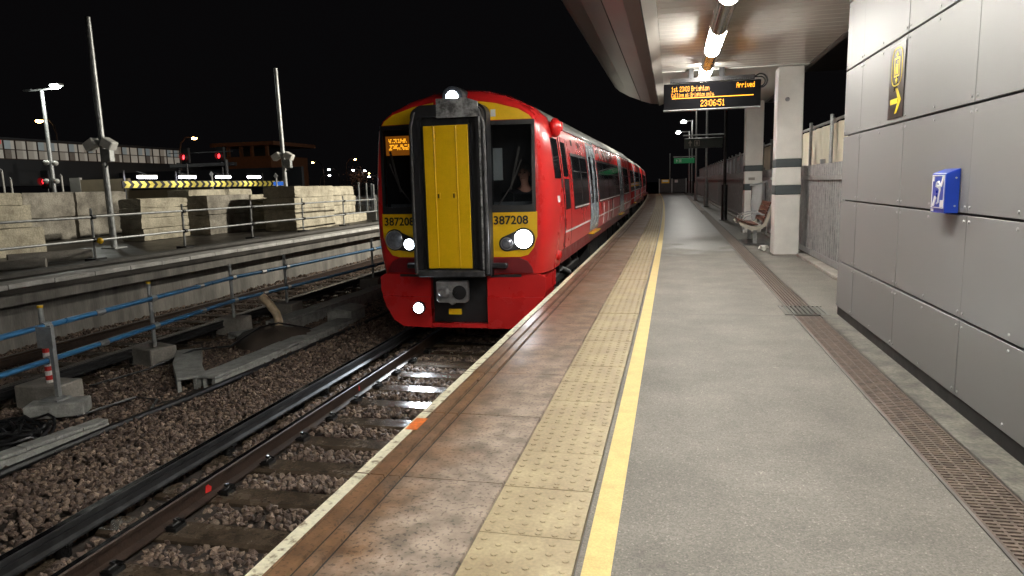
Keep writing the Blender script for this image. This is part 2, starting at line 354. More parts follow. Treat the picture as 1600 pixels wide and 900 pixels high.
def sheet(x0, x1, y0, y1, z, step=2.0, curve=True, curve_r=None):
    ys = frange(y0, y1, step); mb = MB(); V = []; Fc = []
    c2 = curve if curve_r is None else curve_r
    for y in ys: V += [(x0+(cv(y) if curve else 0), y, z), (x1+(cv(y) if c2 else 0), y, z)]
    for i in range(len(ys)-1): Fc.append((2*i, 2*i+1, 2*i+3, 2*i+2))
    return mb.add(V, Fc)
def text_mesh(body, size, mp, depth=.004):
    cu = bpy.data.curves.new('t', 'FONT'); cu.body = body; cu.size = size; cu.align_x = 'LEFT'; cu.extrude = depth/2; cu.offset = size*.022; cu.resolution_u = 3
    ob = bpy.data.objects.new('t', cu); me = bpy.data.meshes.new_from_object(ob)
    bpy.data.objects.remove(ob)
    for v in me.vertices: v.co = mp(v.co.x, v.co.y, v.co.z)
    return me
# ================================================================ SETTING
g = sheet(-900, 900, -60, 1500, -1.22, 1560, False).build('ground', 'base'); tag(g, kind='structure')

# ---- near platform
plat = thing('platform', 'near station platform with tactile paving and yellow line', None, (0,5,0), kind='structure')
PY0, PY1 = -11.0, 80.0
ys = frange(PY0, PY1, 3.0)
MB().sweep([(-1.46,-1.2),(-1.46,-.13),(-.79,-.13),(-.79,-.03),(1.262,-.03),(1.262,-.10),(1.53,-.10),(1.53,-.03),(3.4,-.03),(3.4,-1.2)], ys, cv).build('platform_body', 'darkconc', plat)
def split(x0, x1, name, mat, z=0.0, curve=True, cr=None, cuts=(7.61, 24.3, 47.0)):
    c = [PY0, *cuts, PY1]
    for a, b in zip(c[:-1], c[1:]): sheet(x0, x1, a+.006, b-.006, z, 2, curve, cr).build(name, mat, plat)
split(-.345, 1.252, 'asphalt_surface', 'asphalt', 0, True, False)
split(1.53, 3.35, 'asphalt_surface', 'asphalt', -.002, False, cuts=(7.9, 24.3, 47.0))
sheet(1.53, 1.72, PY0, 7.74, .004, 2, False).build('concrete_strip', 'strip', plat)
sheet(-.322, -.212, PY0, PY1, .004, 1).build('yellow_line', 'yellowline', plat)
# coping slabs with two grooves and a painted lip
prof = [(-1.588,-.11),(-1.588,-.012),(-1.578,0),(-1.512,0),(-1.508,-.008),(-1.502,-.008),(-1.498,0),(-1.428,0),(-1.424,-.016),(-1.404,-.016),(-1.400,0),
        (-1.342,0),(-1.338,-.016),(-1.318,-.016),(-1.314,0),(-.800,0),(-.796,-.008),(-.796,-.11)]
y = 3.09-.975*5
while y < 40:
    l = .975
    MB().sweep(prof, [y+.004, y+l-.004], cv).build('coping_slab', 'coping', plat)
    for gx in (-1.505,-1.414,-1.328): sheet(gx-(.003 if gx < -1.5 else .008), gx+(.003 if gx < -1.5 else .008), y+.002, y+l-.002, -.0075 if gx < -1.5 else -.0152, 1).build('groove_shade', 'black', plat)  # black strip in each groove bottom paints in its shade
    sheet(-1.5775, -1.513, y+.006, y+l-.006, .002, 1).build('painted_edge', 'whitepaint', plat)
    y += l
MB().sweep(prof, frange(y, PY1, 2), cv).build('coping_strip', 'coping', plat)
sheet(-1.577, -1.513, y, PY1, .004, 2).build('painted_edge', 'whitepaint', plat)
# a smear of orange marker paint on the edge
p = at(653, 662, Z=.004); Bx(p.x-.045, p.x+.03, p.y-.1, p.y+.1, .0025, .0045).build('paint_mark', 'orange', plat)
# tactile slabs
SL = .452
mb = Bx(-.215, .215, -SL/2+.003, SL/2-.003, -.04, 0)
for i in range(6):
    for j in range(6):
        bx_ = -.215+.43*(i+.5)/6; by_ = -SL/2+SL*(j+.28+(.5 if i % 2 else 0))/6
        if by_ > SL/2-.02: by_ = -SL/2+SL*(.28-.22)/6+.02
        V = []; n = 8
        for rr, zz in ((.0165,-.001),(.0135,.0045)): V += [(bx_+rr*math.cos(2*PI*k/n), by_+rr*math.sin(2*PI*k/n), zz) for k in range(n)]
        mb.add(V, [(k,(k+1)%n,n+(k+1)%n,n+k) for k in range(n)]+[tuple(range(n,2*n))])
tm = mb.mesh('tactile_slab')
y = 3.07-SL*14; k = 0
while y < 36:
    o = link('tactile_slab', tm, 'tactile', plat, (-.572+cv(y)+random.uniform(-.002,.002), y+SL/2, random.uniform(-.003,.002)), random.uniform(-.004,.004)); y += SL
sheet(-.787, -.357, y, PY1, 0, 2).build('tactile_strip', 'tactile', plat)
far_b = MB()
yy = y
while yy < 62:
    for i in range(6):
        xx = -.787+.43*(i+.5)/6+cv(yy); far_b.obox((xx, yy, .002), (.026,.04,.005))
    yy += .075
tag(far_b.build('far_blisters', 'tactile', plat), kind='stuff')
# drain: rusty bar gratings near, ribbed channel covers beyond
GX0, GX1 = 1.272, 1.522
Bx(1.2545, 1.2685, PY0, 30, -.03, .004).build('channel_edge', 'edge', plat)
gm = MB(); GL = .5
gm.box(GX0, GX0+.012, -GL/2+.002, GL/2-.002, -.03, 0).box(GX1-.012, GX1, -GL/2+.002, GL/2-.002, -.03, 0)
nb = 16
for k in range(nb):
    yb = -GL/2+GL*(k+.5)/nb
    gm.box(GX0+.0125, GX1-.0125, yb-.008, yb+.008, -.022, -.002)
for k in (1,2,3): 
    xb = GX0+(GX1-GX0)*k/4; gm.box(xb-.006, xb+.006, -GL/2+.003, GL/2-.003, -.026, -.0035)
gme = gm.mesh('drain_grating')
y = 7.62-GL*22
while y < 7.6: link('drain_grating', gme, 'grate', plat, (0, y+GL/2, 0)); y += GL
rm = MB()
for k in range(7):
    xb = GX0+.018+(GX1-GX0-.036)*k/6; rm.box(xb-.011, xb+.011, -.498, .498, -.03, -.003)
rm.box(GX0, GX1, -.499, .499, -.05, -.02)
rme = rm.mesh('channel_cover'); y = 8.22
while y < 34: link('channel_cover', rme, 'grate', plat, (0, y+.5, 0)); y += 1.0
Bx(GX0, GX1, 34, 70, -.05, -.004).build('channel_strip', 'grate', plat)
cg = MB().box(1.18, 1.64, 7.66, 7.685, -.02, .006).box(1.18, 1.64, 8.175, 8.2, -.02, .006)
for k in range(10): cg.box(1.187+.046*k, 1.213+.046*k, 7.686, 8.174, -.02, .005)
cg.build('gully_grating', 'gully', plat)
Bx(1.18,1.64,7.66,8.2,-.0295,-.021).build('gully_bed', 'black', plat)
Bx(2.26, 2.44, 7.9, 13.6, -.03, .045).build('fence_kerb', 'conc', plat, bevel=.01)
Bx(2.30, 2.44, 14.2, 78, -.03, .03).build('fence_kerb', 'conc', plat, bevel=.01)

# ---- tracks
TRC = -3.03
RAILP = [(-.07,-.159),(.07,-.159),(.07,-.147),(.012,-.128),(.010,-.05),(.033,-.038),(.035,-.008),(.028,-.001),(-.028,-.001),(-.035,-.008),(-.033,-.038),(-.010,-.05),(-.012,-.128),(-.07,-.147)]
def rail(x, y0, y1, parent, ztop=-.915, name='rail'):
    mb = MB().sweep([(x+a, ztop+b) for a, b in RAILP], frange(y0, y1, 4), cv)
    r = mb.build(name, 'rust', parent)
    sheet(x-.024, x+.024, y0, y1, ztop+.0005, 4).build('running_surface', 'railhead', r)
    return r
clipm = MB().tube([(.075,-.05,.02),(.13,-.05,.035),(.15,-.01,.05),(.10,.0,.055),(.09,.05,.04),(.15,.055,.03)], .011, 6).box(.06,.16,-.06,.06,-.012,.018).mesh('rail_clip', smooth=False)
def track(label, cx, y0, y1, first, pitch, clips=False, lim=60):
    t = thing('railway_track', label, 'track', (cx, 5, -1.2))
    t['kind'] = 'structure'
    rl = rail(cx-.7525, y0, 110, t); rail(cx+.7525, y0, 110, t)
    sm = Bx(-1.25, 1.25, -.14, .14, -.13, 0)
    # a chamfered concrete sleeper, slightly dished in the middle
    sm = MB().prism([(-.14,-.13),(.14,-.13),(.14,-.02),(.11,0),(-.11,0),(-.14,-.02)], lambda p,q,tt: (tt,p,q), -1.25, 1.25)
    me = sm.mesh('sleeper'); y = first
    while y < lim:
        if y > y0:
            s = link('sleeper', me, 'sleeper', t, (cx+cv(y), y+.15, -1.078+random.uniform(-.004,.004)), random.uniform(-.01,.01))
            if clips and y < 16:
                for xx, sg in ((-.7525,1),(.7525,1),(-.7525,-1)):
                    c = bpy.data.objects.new('rail_clip', clipm); COL.objects.link(c); c.parent = s
                    if not clipm.materials: clipm.materials.append(MT['clip'])
                    c.location = (xx, 0, .012); c.scale = (sg,1,1)
        y += pitch
    return t
tr1 = track('wet running line beside the near platform under the red train', TRC, 1.0, 110, 4.05-.62*5, .62, True, 34)
tr2 = track('dark running line below the far concrete platform wall', -9.05, 4.0, 110, 5.0, .65, False, 28)
for (px_, py_, sz) in ((328,772,.05),(562,605,.02)):
    p = at(px_, py_, X=TRC-.7525+.02); MB().prism([(p.y-sz*.9,-1.025),(p.y+sz*.5,-1.035),(p.y+sz*.7,-1.0),(p.y+sz*.1,-.975),(p.y-sz*.3,-.945),(p.y-sz*.7,-.96)], lambda a_,b_,t_: (t_,a_,b_), TRC-.7525+.0125, TRC-.7525+.016).build('paint_mark', 'paintred', tr1)
def cond(label, x, y0, y1):
    t = thing('conductor_rail', label, 'rail', (x, 5, -1.2))
    pr = [(-.05,-.14),(.05,-.14),(.05,-.125),(.025,-.105),(.025,-.055),(.042,-.04),(.042,-.004),(.036,0),(-.036,0),(-.042,-.004),(-.042,-.04),(-.025,-.055),(-.025,-.105),(-.05,-.125)]
    r = MB().sweep([(x+a, -.845+b) for a, b in pr], frange(y0, y1, 4), cv).build('rail', 'darksteel', t)
    sheet(x-.03, x+.03, y0, y1, -.8445, 4).build('contact_surface', 'railhead', r)
    im = MB().tube([(0,0,0),(0,0,.03),(0,0,.05),(0,0,.09)], .055, 10).box(-.07,.07,-.03,.03,.085,.10).mesh('insulator', smooth=True)
    y = y0+.8
    while y < 40: link('insulator', im, 'clip', t, (x+cv(y), y, -1.08)); y += 1.9
    return t
cond('black third rail on insulators beside the near running line', -4.20, 1.0, 110)
cond('third rail of the far line beside the blue handrail', -7.98, 4.0, 110)

# ---- far platform with its concrete wall
fp = thing('far_platform', 'far island platform with pale coping over a concrete wall', None, (-12,12,0), kind='structure')
Bx(-200, -10.5, -2, 140, -.12, .02).build('far_surface', 'farground', fp)
Bx(-11.4, -10.88, -2, 140, -1.2, -.2).build('far_wall', 'wallconc', fp)
Bx(-11.4, -10.56, -2, 140, -.31, -.125).build('cross_beam', 'wallconc', fp)
cm = Bx(-.24, .24, -.43, .43, -.05, .035).mesh('coping_stone', bevel=.008)
y = 8.89-.872*5
while y < 60: link('coping_stone', cm, 'white' , fp, (-10.72, y+.436, .022+random.uniform(-.003,.003))); y += .872
MTc = M('pale_coping', (.56,.55,.53), .6, var=.22, scale=3, fine=.1); cm.materials[0] = MTc
Bx(-11.9, -11.55, -2, 100, .02, .1).build('timber_kerb', 'darkconc', fp, bevel=.01)

# ---- ballast: tens of thousands of stones in one object
def ballast():
    ico = bmesh.new(); bmesh.ops.create_icosphere(ico, subdivisions=1, radius=1.0)
    bv = np.array([v.co[:] for v in ico.verts]); bf = np.array([[v.index for v in f.verts] for f in ico.faces]); ico.free()
    P = []; S = []
    def area(x0, x1, y0, y1, dens, s):
        n = int((x1-x0)*(y1-y0)*dens); a = rng.random((n,2))*[x1-x0, y1-y0]+[x0, y0]
        P.append(a); S.append(rng.uniform(.75, 1.35, n)*s)
    for xa, xb, ya, yb in ((-10.85,-1.5,1.6,6),(-10.85,-1.5,6,9.5)): area(xa, xb, ya, yb, 640, .031)
    area(-10.85, -1.5, 9.5, 15, 420, .033); area(-10.85, -1.5, 15, 30, 190, .045)
    p = np.concatenate(P); s = np.concatenate(S)
    x, y = p[:,0], p[:,1]
    keep = (x > -1.24*y-1.2)
    # keep stones off sleepers and rails of the near track
    ph = np.mod(y-(4.05-.62*5), .62)
    keep &= ~((x > TRC-.98) & (x < TRC+1.27) & (ph > -.02) & (ph < .315) & (y < 34))
    ph2 = np.mod(y-5.0, .65); keep &= ~((np.abs(x+9.05) < 1.26) & (ph2 < .31) & (y < 28))
    for rx in (TRC-.7525, TRC+.7525, -4.20, -7.98, -9.8, -8.3): keep &= np.abs(x-rx) > .075
    p, s = p[keep], s[keep]; x, y = p[:,0], p[:,1]; n = len(p)
    und = .018*np.sin(x*3.1+1)*np.sin(y*2.3)+.02*np.sin(x*1.3)*np.cos(y*.9)
    z = -1.115 + und + rng.uniform(-.012,.022,n)
    z += np.where(np.abs(x-TRC) < 1.3, .004, 0) + np.where((x < -4.5) & (x > -5.9), .035, 0) + np.where((x < TRC-.9) & (x > -4.5), .04, 0)
    q = rng.normal(size=(n,4)); q /= np.linalg.norm(q, axis=1)[:,None]
    w, a, b, c = q.T
    R = np.stack([1-2*(b*b+c*c),2*(a*b-c*w),2*(a*c+b*w),2*(a*b+c*w),1-2*(a*a+c*c),2*(b*c-a*w),2*(a*c-b*w),2*(b*c+a*w),1-2*(a*a+b*b)],1).reshape(n,3,3)
    sc = rng.uniform(.55,1.35,(n,1,3))
    V = bv[None]*rng.uniform(.58,1.22,(n,len(bv),1))*sc
    for _ in range(4):      # flat broken faces
        nrm = rng.normal(size=(n,1,3)); nrm /= np.linalg.norm(nrm, axis=2, keepdims=True)
        over = np.maximum(0, (V*nrm).sum(2, keepdims=True)-.5); V = V-over*nrm
    V = np.einsum('nij,nkj->nki', R, V)*s[:,None,None]
    V += np.stack([x,y,z],1)[:,None,:]
    nv = len(bv); Fi = (bf[None]+(np.arange(n)*nv)[:,None,None]).reshape(-1,3)
    me = bpy.data.meshes.new('ballast'); V = V.reshape(-1,3)
    me.vertices.add(len(V)); me.vertices.foreach_set('co', V.ravel().astype(np.float32))
    me.loops.add(Fi.size); me.loops.foreach_set('vertex_index', Fi.ravel().astype(np.int32))
    me.polygons.add(len(Fi)); me.polygons.foreach_set('loop_start', np.arange(0, Fi.size, 3, dtype=np.int32))
    me.update(calc_edges=True); me.shade_flat()
    at_ = me.attributes.new('tone', 'FLOAT', 'POINT'); at_.data.foreach_set('value', np.repeat(rng.random(n), nv).astype(np.float32))
    me.materials.append(MT['ballast'])
    o = bpy.data.objects.new('ballast', me); COL.objects.link(o)
    tag(o, 'brown crushed stone ballast between and beside the rails', 'ballast', kind='stuff')
ballast()
gb = sheet(-10.9, -1.45, -2, 110, -1.125, 8, False); gb = gb.build('ballast_bed', 'base'); tag(gb, kind='structure')

# ---- clad lift building on the right
lb = thing('lift_building', 'grey metal panel clad building with riveted panels at the right', 'building', (2.6,3,0))
Bx(1.737, 4.6, -11, 7.72, 0.001, 3.47).build('core_wall', 'black', lb)
V_ = []
for rr, dx in ((.011,0),(.008,-.006)): V_ += [(dx, rr*math.cos(2*PI*k/6), rr*math.sin(2*PI*k/6)) for k in range(6)]
RVM = MB().add(V_, [(k,(k+1)%6,6+(k+1)%6,6+k) for k in range(6)]+[tuple(range(6,12))]).mesh('rivet'); RVM.materials.append(MT['rivet'])
YS = [7.75,7.115,5.85,4.585,3.32,2.055,.79,-.475,-1.74,-3.0,-7.0,-11.0]; ZS = [.09,.572,1.203,1.845,2.488,3.14,3.47]
for i in range(len(YS)-1):
    for j in range(len(ZS)-1):
        y1, y0, z0, z1 = YS[i]-.004, YS[i+1]+.004, ZS[j]+.008, ZS[j+1]-.008
        jit = random.uniform(-.002, .002)
        o = Bx(1.70+jit, 1.728, y0, y1, z0, z1).build('panel', 'panel', lb, bevel=.002)
        w_ = y1-y0; sp = [y0+.035, y1-.035] + ([y0+w_*.5] if w_ > .8 else [])
        for yy in sp:
            for zz in (z0+.035, z1-.035):
                r_ = bpy.data.objects.new('rivet', RVM); COL.objects.link(r_); r_.parent = o; r_.location = (1.70+jit-.0005, yy, zz)
                r_.matrix_parent_inverse = Matrix.Identity(4)
for j in range(len(ZS)-1):
    Bx(1.735, 3.0, 7.725, 7.75, ZS[j]+.006, ZS[j+1]-.006).build('panel', 'panel', lb, bevel=.002)
Bx(1.71, 1.735, -11, 7.735, .002, .092).build('plinth', 'black', lb)

# ---- canopy
cp = thing('canopy', 'station canopy with slatted white soffit and dark curved metal wing', 'canopy', (1,8,3.48))
SZ = 3.48
y = -11.0; w = .25
while y < 13.6:
    MB().prism([(-.2,SZ-.012),(2.38,SZ-.012),(2.38,SZ+.03),(-.2,SZ+.03)], lambda p,q,t: (p,t,q), y+.006, y+w-.006).build('soffit_slat', 'soffit', cp, bevel=.005)
    y += w
Bx(-.2, 2.38, -11, 13.7, SZ+.031, SZ+.06).build('soffit_backing', 'black', cp)
Bx(-.2, 2.38, 13.66, 19.95, SZ-.03, SZ+.03).build('end_panel', 'white', cp)
wp = [(-.36,3.40),(-.55,3.425),(-.81,3.505),(-1.1,3.62),(-1.36,3.77),(-1.47,3.87),(-1.52,3.97)]
wu = [(-1.50,4.06),(-1.2,4.12),(-.3,4.15)]
cut = [(0,3),(3,6)]
MB().sweep(wp[0:3]+[(-.81,3.56),(-.36,3.46)], frange(-11,18.6,3), lambda y: 0).build('wing_panel', 'wing', cp, smooth=False)
full = wp+wu
ysw = [-11+.001, 18.55]
MB().sweep([(a-.0+(.0), b+.004) for a, b in wp[2:]]+wu, ysw, lambda y: 0).build('wing_panel', 'wing', cp, smooth=False)
for a in (wp[2],):
    Bx(a[0]-.006, a[0]+.006, -11, 18.56, a[1]-.006, a[1]+.01).build('seam', 'black', cp)
MB().sweep([(-.355,3.39),(-.215,3.44),(-.2,3.445),(-.2,3.62),(-.355,3.62)], [-11, 18.9], lambda y: 0).build('fascia', 'trim', cp)
Bx(-.366,-.352,-11,18.7,3.385,3.402).build('seam', 'black', cp)
Bx(-1.45, 4.7, -11, 19.9, 4.16, 4.3).build('roof_deck', 'wing', cp)
MB().sweep([(2.382,3.455),(2.44,3.44),(2.95,3.86),(2.95,4.15),(2.382,4.15)], [7.76, 19.9], lambda y: 0).build('gutter_edge', 'wing', cp)
Bx(-.2, 2.9, 19.9, 19.97, 3.44, 4.16).build('end_fascia', 'trim', cp)
# tube light: chrome tube with lit diffusers, running the length of the canopy
tl = thing('tube_light', 'long tubular ceiling light with bright diffusers under the canopy', 'light', (.56,8,3.36))
LX, LZ, LR = .55, 3.325, .108
segs = []; y = -2.3-1.5
while y < 17: segs.append((y, y+1.55)); y += 3.1
segs = [(6.25-3.0*k, 7.75-3.0*k) for k in range(5,-1,-1)]+[(9.3,10.85),(12.25,12.95),(15.3,16.8)]
last = -10.0
for a, b in segs:
    if last == 12.95: last = 13.8
    if a-last > .05: MB().tube([(LX,last,LZ),(LX,a,LZ)], LR, 20).build('tube_body', 'chrome', tl, smooth=True)
    MB().tube([(LX,a+.002,LZ),(LX,b-.002,LZ)], LR*.98, 20).build('diffuser', 'tube', tl, smooth=True)
    arc = [math.radians(-33+226*k/14) for k in range(15)]  # arc drawn lower on the wall side to dim the light there
    MB().prism([(LX+LR*1.0*math.cos(q), LZ+LR*1.0*math.sin(q)) for q in arc]+[(LX+LR*1.04*math.cos(q), LZ+LR*1.04*math.sin(q)) for q in arc[::-1]], lambda p,q,t: (p,t,q), a, b).build('top_cover', 'chrome', tl, smooth=True)
    last = b
MB().tube([(LX,last,LZ),(LX,19.0,LZ)], LR, 20).build('tube_body', 'trim', tl, smooth=True)
for yy in (2.3,5.5,8.5,11.5,14.5,18.0): Bx(LX-.02, LX+.02, yy, yy+.06, LZ+LR-.01, SZ-.03).build('hanger', 'steel', tl)

# ---- columns
for (yb, lab) in ((13.7,'white square column with two slate bands nearest the clad building'),(19.35,'white square column with slate bands behind the bench')):
    c = thing('column', lab, 'column', (2.09,yb+.22,0), 'columns holding the canopy')
    x0, x1 = 1.866, 2.312
    for z0, z1 in ((.0,1.13),(1.305,1.63),(1.785,3.44)): Bx(x0, x1, yb, yb+.45, z0, z1).build('shaft', 'white', c, bevel=.012)
    for z0, z1 in ((1.131,1.304),(1.631,1.784)): Bx(x0-.003, x1+.003, yb-.003, yb+.453, z0, z1).build('band', 'band', c, bevel=.01)
    Bx(x0-.02, x1+.02, yb-.02, yb+.47, -.001, .02).build('base_plate', 'conc', c)
    if yb < 15:
        p = at(1230.5, 155, Y=yb-.005)
        MB().tube([(p.x,yb,p.z),(p.x,yb-.012,p.z)], .04, 16).build('badge', 'dirt', c)
    else: Bx(1.96,2.12,yb-.006,yb,1.40,1.47).build('small_plate', 'trim', c)
# ================================================================ TRAIN
TX = -3.10; YF = 9.70
train = thing('train', 'red and yellow electric passenger train arriving with its headlights on', 'train', (TX,20,-.915))
PROF = [(1.33,.15),(1.37,.38),(1.40,.7),(1.395,1.1),(1.36,1.6),(1.31,2.0),(1.27,2.28),(1.19,2.46),(1.02,2.61),(.72,2.76),(.38,2.85),(0,2.88)]
RING0 = [(1.12,.15),(1.17,.38),(1.21,.7),(1.23,1.1),(1.22,1.6),(1.20,2.0),(1.18,2.30),(1.12,2.42),(.95,2.53),(.62,2.62),(.3,2.67),(0,2.68)]
def fy(u, z): return YF + .10*(u/1.2)**2 + .05*max(0,(z-.9)/1.7)**2
def wz(z):
    for (a, b), (c, d) in zip(PROF[:-1], PROF[1:]):
        if b <= z <= d: return a+(c-a)*(z-b)/(d-b)
    return PROF[0][0]
NOSE = YF+.75
def shell(rings, closed_end=True):
    """rings: list of lists of (u, y, z) right half bottom->top; mirrored"""
    V = []; Fc = []; n = 2*len(rings[0])-1
    for r in rings:
        V += [(TX+u, y, z) for u, y, z in r] + [(TX-u, y, z) for u, y, z in r[-2::-1]]
    for i in range(len(rings)-1):
        for k in range(n-1): Fc.append((i*n+k, i*n+k+1, (i+1)*n+k+1, (i+1)*n+k))
    if closed_end: Fc.append(tuple((len(rings)-1)*n+k for k in range(n)))
    return MB().add(V, Fc)
rings = []
for i in range(9):
    a = PI/2*i/8
    r = []
    for (u0, z0), (w, z) in zip(RING0, PROF):
        yb = fy(u0, z0)
        r.append((u0+(w-u0)*math.sin(a), yb+(NOSE-yb)*(1-math.cos(a)), z0+(z-z0)*math.sin(a)))
    rings.append(r)
for yy, zb in ((10.98,.15),(10.99,.37),(20,.37),(29.75,.37)):
    rings.append([(w, yy, max(z, zb)) for w, z in PROF])
# red side shell and grey roof
body = shell(rings).build('coach_body', 'red', train, smooth=True)
def roofstrip(y0, y1, off):
    pr = [(1.245,2.36),(1.19,2.463),(1.02,2.613),(.72,2.763),(.38,2.853),(0,2.884)]
    pts = [(u, z+.004) for u, z in pr]+[(-u, z+.004) for u, z in pr[-2::-1]]
    V = []; Fc = []
    for y in (y0, y1): V += [(TX+u+off(y), y, z) for u, z in pts]
    n = len(pts)
    for k in range(n-1): Fc.append((k, k+1, n+k+1, n+k))
    return MB().add(V, Fc)
roofstrip(10.75, 29.76, lambda y: 0).build('roof', 'roof', train, smooth=True)

# --- the flat face, cut open where the windscreens are
def face_patch(poly, off, thick, step=.12, cuts=(), hole=None, grow=None):
    bm = bmesh.new(); vs = [bm.verts.new((u, 0, z)) for u, z in poly]; bm.faces.new(vs)
    us = [p[0] for p in poly]; zs = [p[1] for p in poly]
    for c in [min(us)+step*i for i in range(1, int((max(us)-min(us))/step)+1)]+[c for c, ax in cuts if ax == 'u']:
        bmesh.ops.bisect_plane(bm, geom=bm.verts[:]+bm.edges[:]+bm.faces[:], plane_co=(c,0,0), plane_no=(1,0,0), dist=1e-5)
    for c in [min(zs)+step*i for i in range(1, int((max(zs)-min(zs))/step)+1)]+[c for c, ax in cuts if ax == 'z']:
        bmesh.ops.bisect_plane(bm, geom=bm.verts[:]+bm.edges[:]+bm.faces[:], plane_co=(0,0,c), plane_no=(0,0,1), dist=1e-5)
    if hole:
        dl = [f for f in bm.faces if any(a < f.calc_center_median().x < b and c < f.calc_center_median().z < d for a, b, c, d in hole)]
        bmesh.ops.delete(bm, geom=dl, context='FACES')
    for v in bm.verts: v.co.y = fy(v.co.x, v.co.z)-off; v.co.x += TX
    ex = bmesh.ops.extrude_face_region(bm, geom=bm.faces[:])
    for v in [e for e in ex['geom'] if isinstance(e, bmesh.types.BMVert)]: v.co.y += thick
    bmesh.ops.recalc_face_normals(bm, faces=bm.faces)
    me = bpy.data.meshes.new('p'); bm.to_mesh(me); bm.free(); return me
def fp_(name, poly, off, thick, mat, parent=train, **k): return link(name, face_patch(poly, off, thick, **k), mat, parent)
bound = [(u,z) for u,z in RING0]+[(-u,z) for u,z in RING0[-2::-1]]
WU0, WU1, WZ0, WZ1 = .50, 1.165, 1.085, 2.35
H = [(WU0,WU1,WZ0,WZ1),(-WU1,-WU0,WZ0,WZ1)]
fp_('cab_front', bound, 0, .03, 'red', cuts=[(c,'u') for c in (WU0,WU1,-WU0,-WU1)]+[(WZ0,'z'),(WZ1,'z')], hole=H)
def sym(poly, s): return [(u*s, z) for u, z in (poly if s > 0 else poly[::-1])]
for s in (1,-1):
    fp_('yellow_panel', sym([(.30,2.372),(1.145,2.372),(1.10,2.43),(.95,2.517),(.62,2.608),(.30,2.655)], s), .008, .012, 'yellow')
    fp_('yellow_panel', sym([(.46,1.06),(1.20,1.06),(1.195,.70),(1.14,.53),(1.06,.43),(.95,.405),(.46,.405)], s), .008, .012, 'yellow')
    wsr = fp_('windscreen_frame', sym([(WU0-.05,WZ0-.03),(WU1+.02,WZ0-.03),(WU1+.015,WZ1+.015),(WU0-.05,WZ1+.015)], s), .012, .03, 'black_rub',
        cuts=[(s*(WU0+.035),'u'),(s*(WU1-.03),'u'),(WZ0+.05,'z'),(WZ1-.05,'z')], hole=[(min(s*(WU0+.035),s*(WU1-.03)),max(s*(WU0+.035),s*(WU1-.03)),WZ0+.05,WZ1-.05)])
    fp_('windscreen', sym([(WU0+.03,WZ0+.045),(WU1-.025,WZ0+.045),(WU1-.025,WZ1-.045),(WU0+.03,WZ1-.045)], s), .002, .006, 'windscreen', wsr)
    # dark lower edge of the screen with the wiper well
    fp_('wiper_well', sym([(.47,1.06),(1.18,1.075),(1.18,1.17),(1.0,1.15),(.75,1.16),(.47,1.17)], s), .02, .02, 'black_rub', wsr)
    # headlight cluster: pear-shaped black surround with two lamps
    big = (s*1.0, .665); sml = (s*.755, .60)
    poly = []
    B, Sm = Vector((1.0,.665)), Vector((.755,.60)); rb, rs = .165, .115
    ax = (Sm-B).angle_signed(Vector((1,0))) if False else math.atan2(Sm.y-B.y, Sm.x-B.x)
    for k in range(15): 
        t_ = ax+math.radians(55)+math.radians(250)*k/14; poly.append((B.x+rb*math.cos(t_), B.y+rb*math.sin(t_)))
    for k in range(11):
        t_ = ax-math.radians(70)+math.radians(140)*k/10; poly.append((Sm.x+rs*math.cos(t_), Sm.y+rs*math.sin(t_)))
    hl = fp_('headlight', sym(poly, s), .018, .02, 'black_rub', step=.4)
    for c, r_, lit in ((B,.132,s > 0),(Sm,.078,s < 0)):
        yb = fy(s*c.x, c.y)-.02
        MB().tube([(TX+s*c.x, yb+.01, c.y),(TX+s*c.x, yb-.006, c.y),(TX+s*c.x, yb-.014, c.y)], r_+.014, 24).build('bezel', 'coupler', hl, smooth=False)
        ln = MB(); V = []; n = 24
        for rr, dy in ((r_,-.016),(r_*.8,-.028),(r_*.4,-.035)): V += [(TX+s*c.x+rr*math.cos(2*PI*k/n), yb+dy, c.y+rr*math.sin(2*PI*k/n)) for k in range(n)]
        ln.add(V, [(i*n+k, i*n+(k+1)%n, (i+1)*n+(k+1)%n, (i+1)*n+k) for i in range(2) for k in range(n)]+[tuple(2*n+k for k in range(n))])
        ln.build('lens', ('lens' if s > 0 else 'lens_b') if lit else 'lensoff', hl, smooth=True)
    # unit number
    x0 = .565 if s > 0 else -1.165
    me = text_mesh('387208', .17, lambda a, b, c, x0=x0: (TX+x0+a, fy(x0+a, .9+b)-.0215-c, .885+b))
    link('unit_number', me, 'num', train)
    # red brow under the yellow panel and the valance below
    fp_('brow', sym([(.46,.395),(.93,.395),(1.05,.34),(1.11,.25),(1.13,.17),(.46,.17)], s), .035, .06, 'darkred')
    Bx(TX+s*.62-.15, TX+s*.62+.15, YF-.09, YF+.02, .245, .325).build('handrail_bracket', 'black_rub', train, bevel=.015)
    va = sym([(.44,.145),(1.20,.145),(1.30,.10),(1.30,-.12),(1.22,-.36),(1.08,-.56),(.92,-.655),(.44,-.66)], s)
    fp_('valance', va, -.01, .9, 'red')
    fp_('valance_ledge', sym([(.50,.142),(.95,.142),(.95,.105),(.50,.105)], s), -.002, .03, 'black_rub')
    fp_('valance_lip', sym([(.44,-.20),(1.27,-.20),(1.21,-.37),(1.08,-.57),(.92,-.665),(.44,-.67)], s), .012, .04, 'darkred' if False else 'red')
fp_('valance', [(-.44,-.60),(.44,-.60),(.44,-.665),(-.44,-.665)], -.01, .5, 'red')
Bx(TX-.46, TX+.46, YF+.12, YF+.6, -.62, .16).build('coupling_pocket', 'black_rub', train)
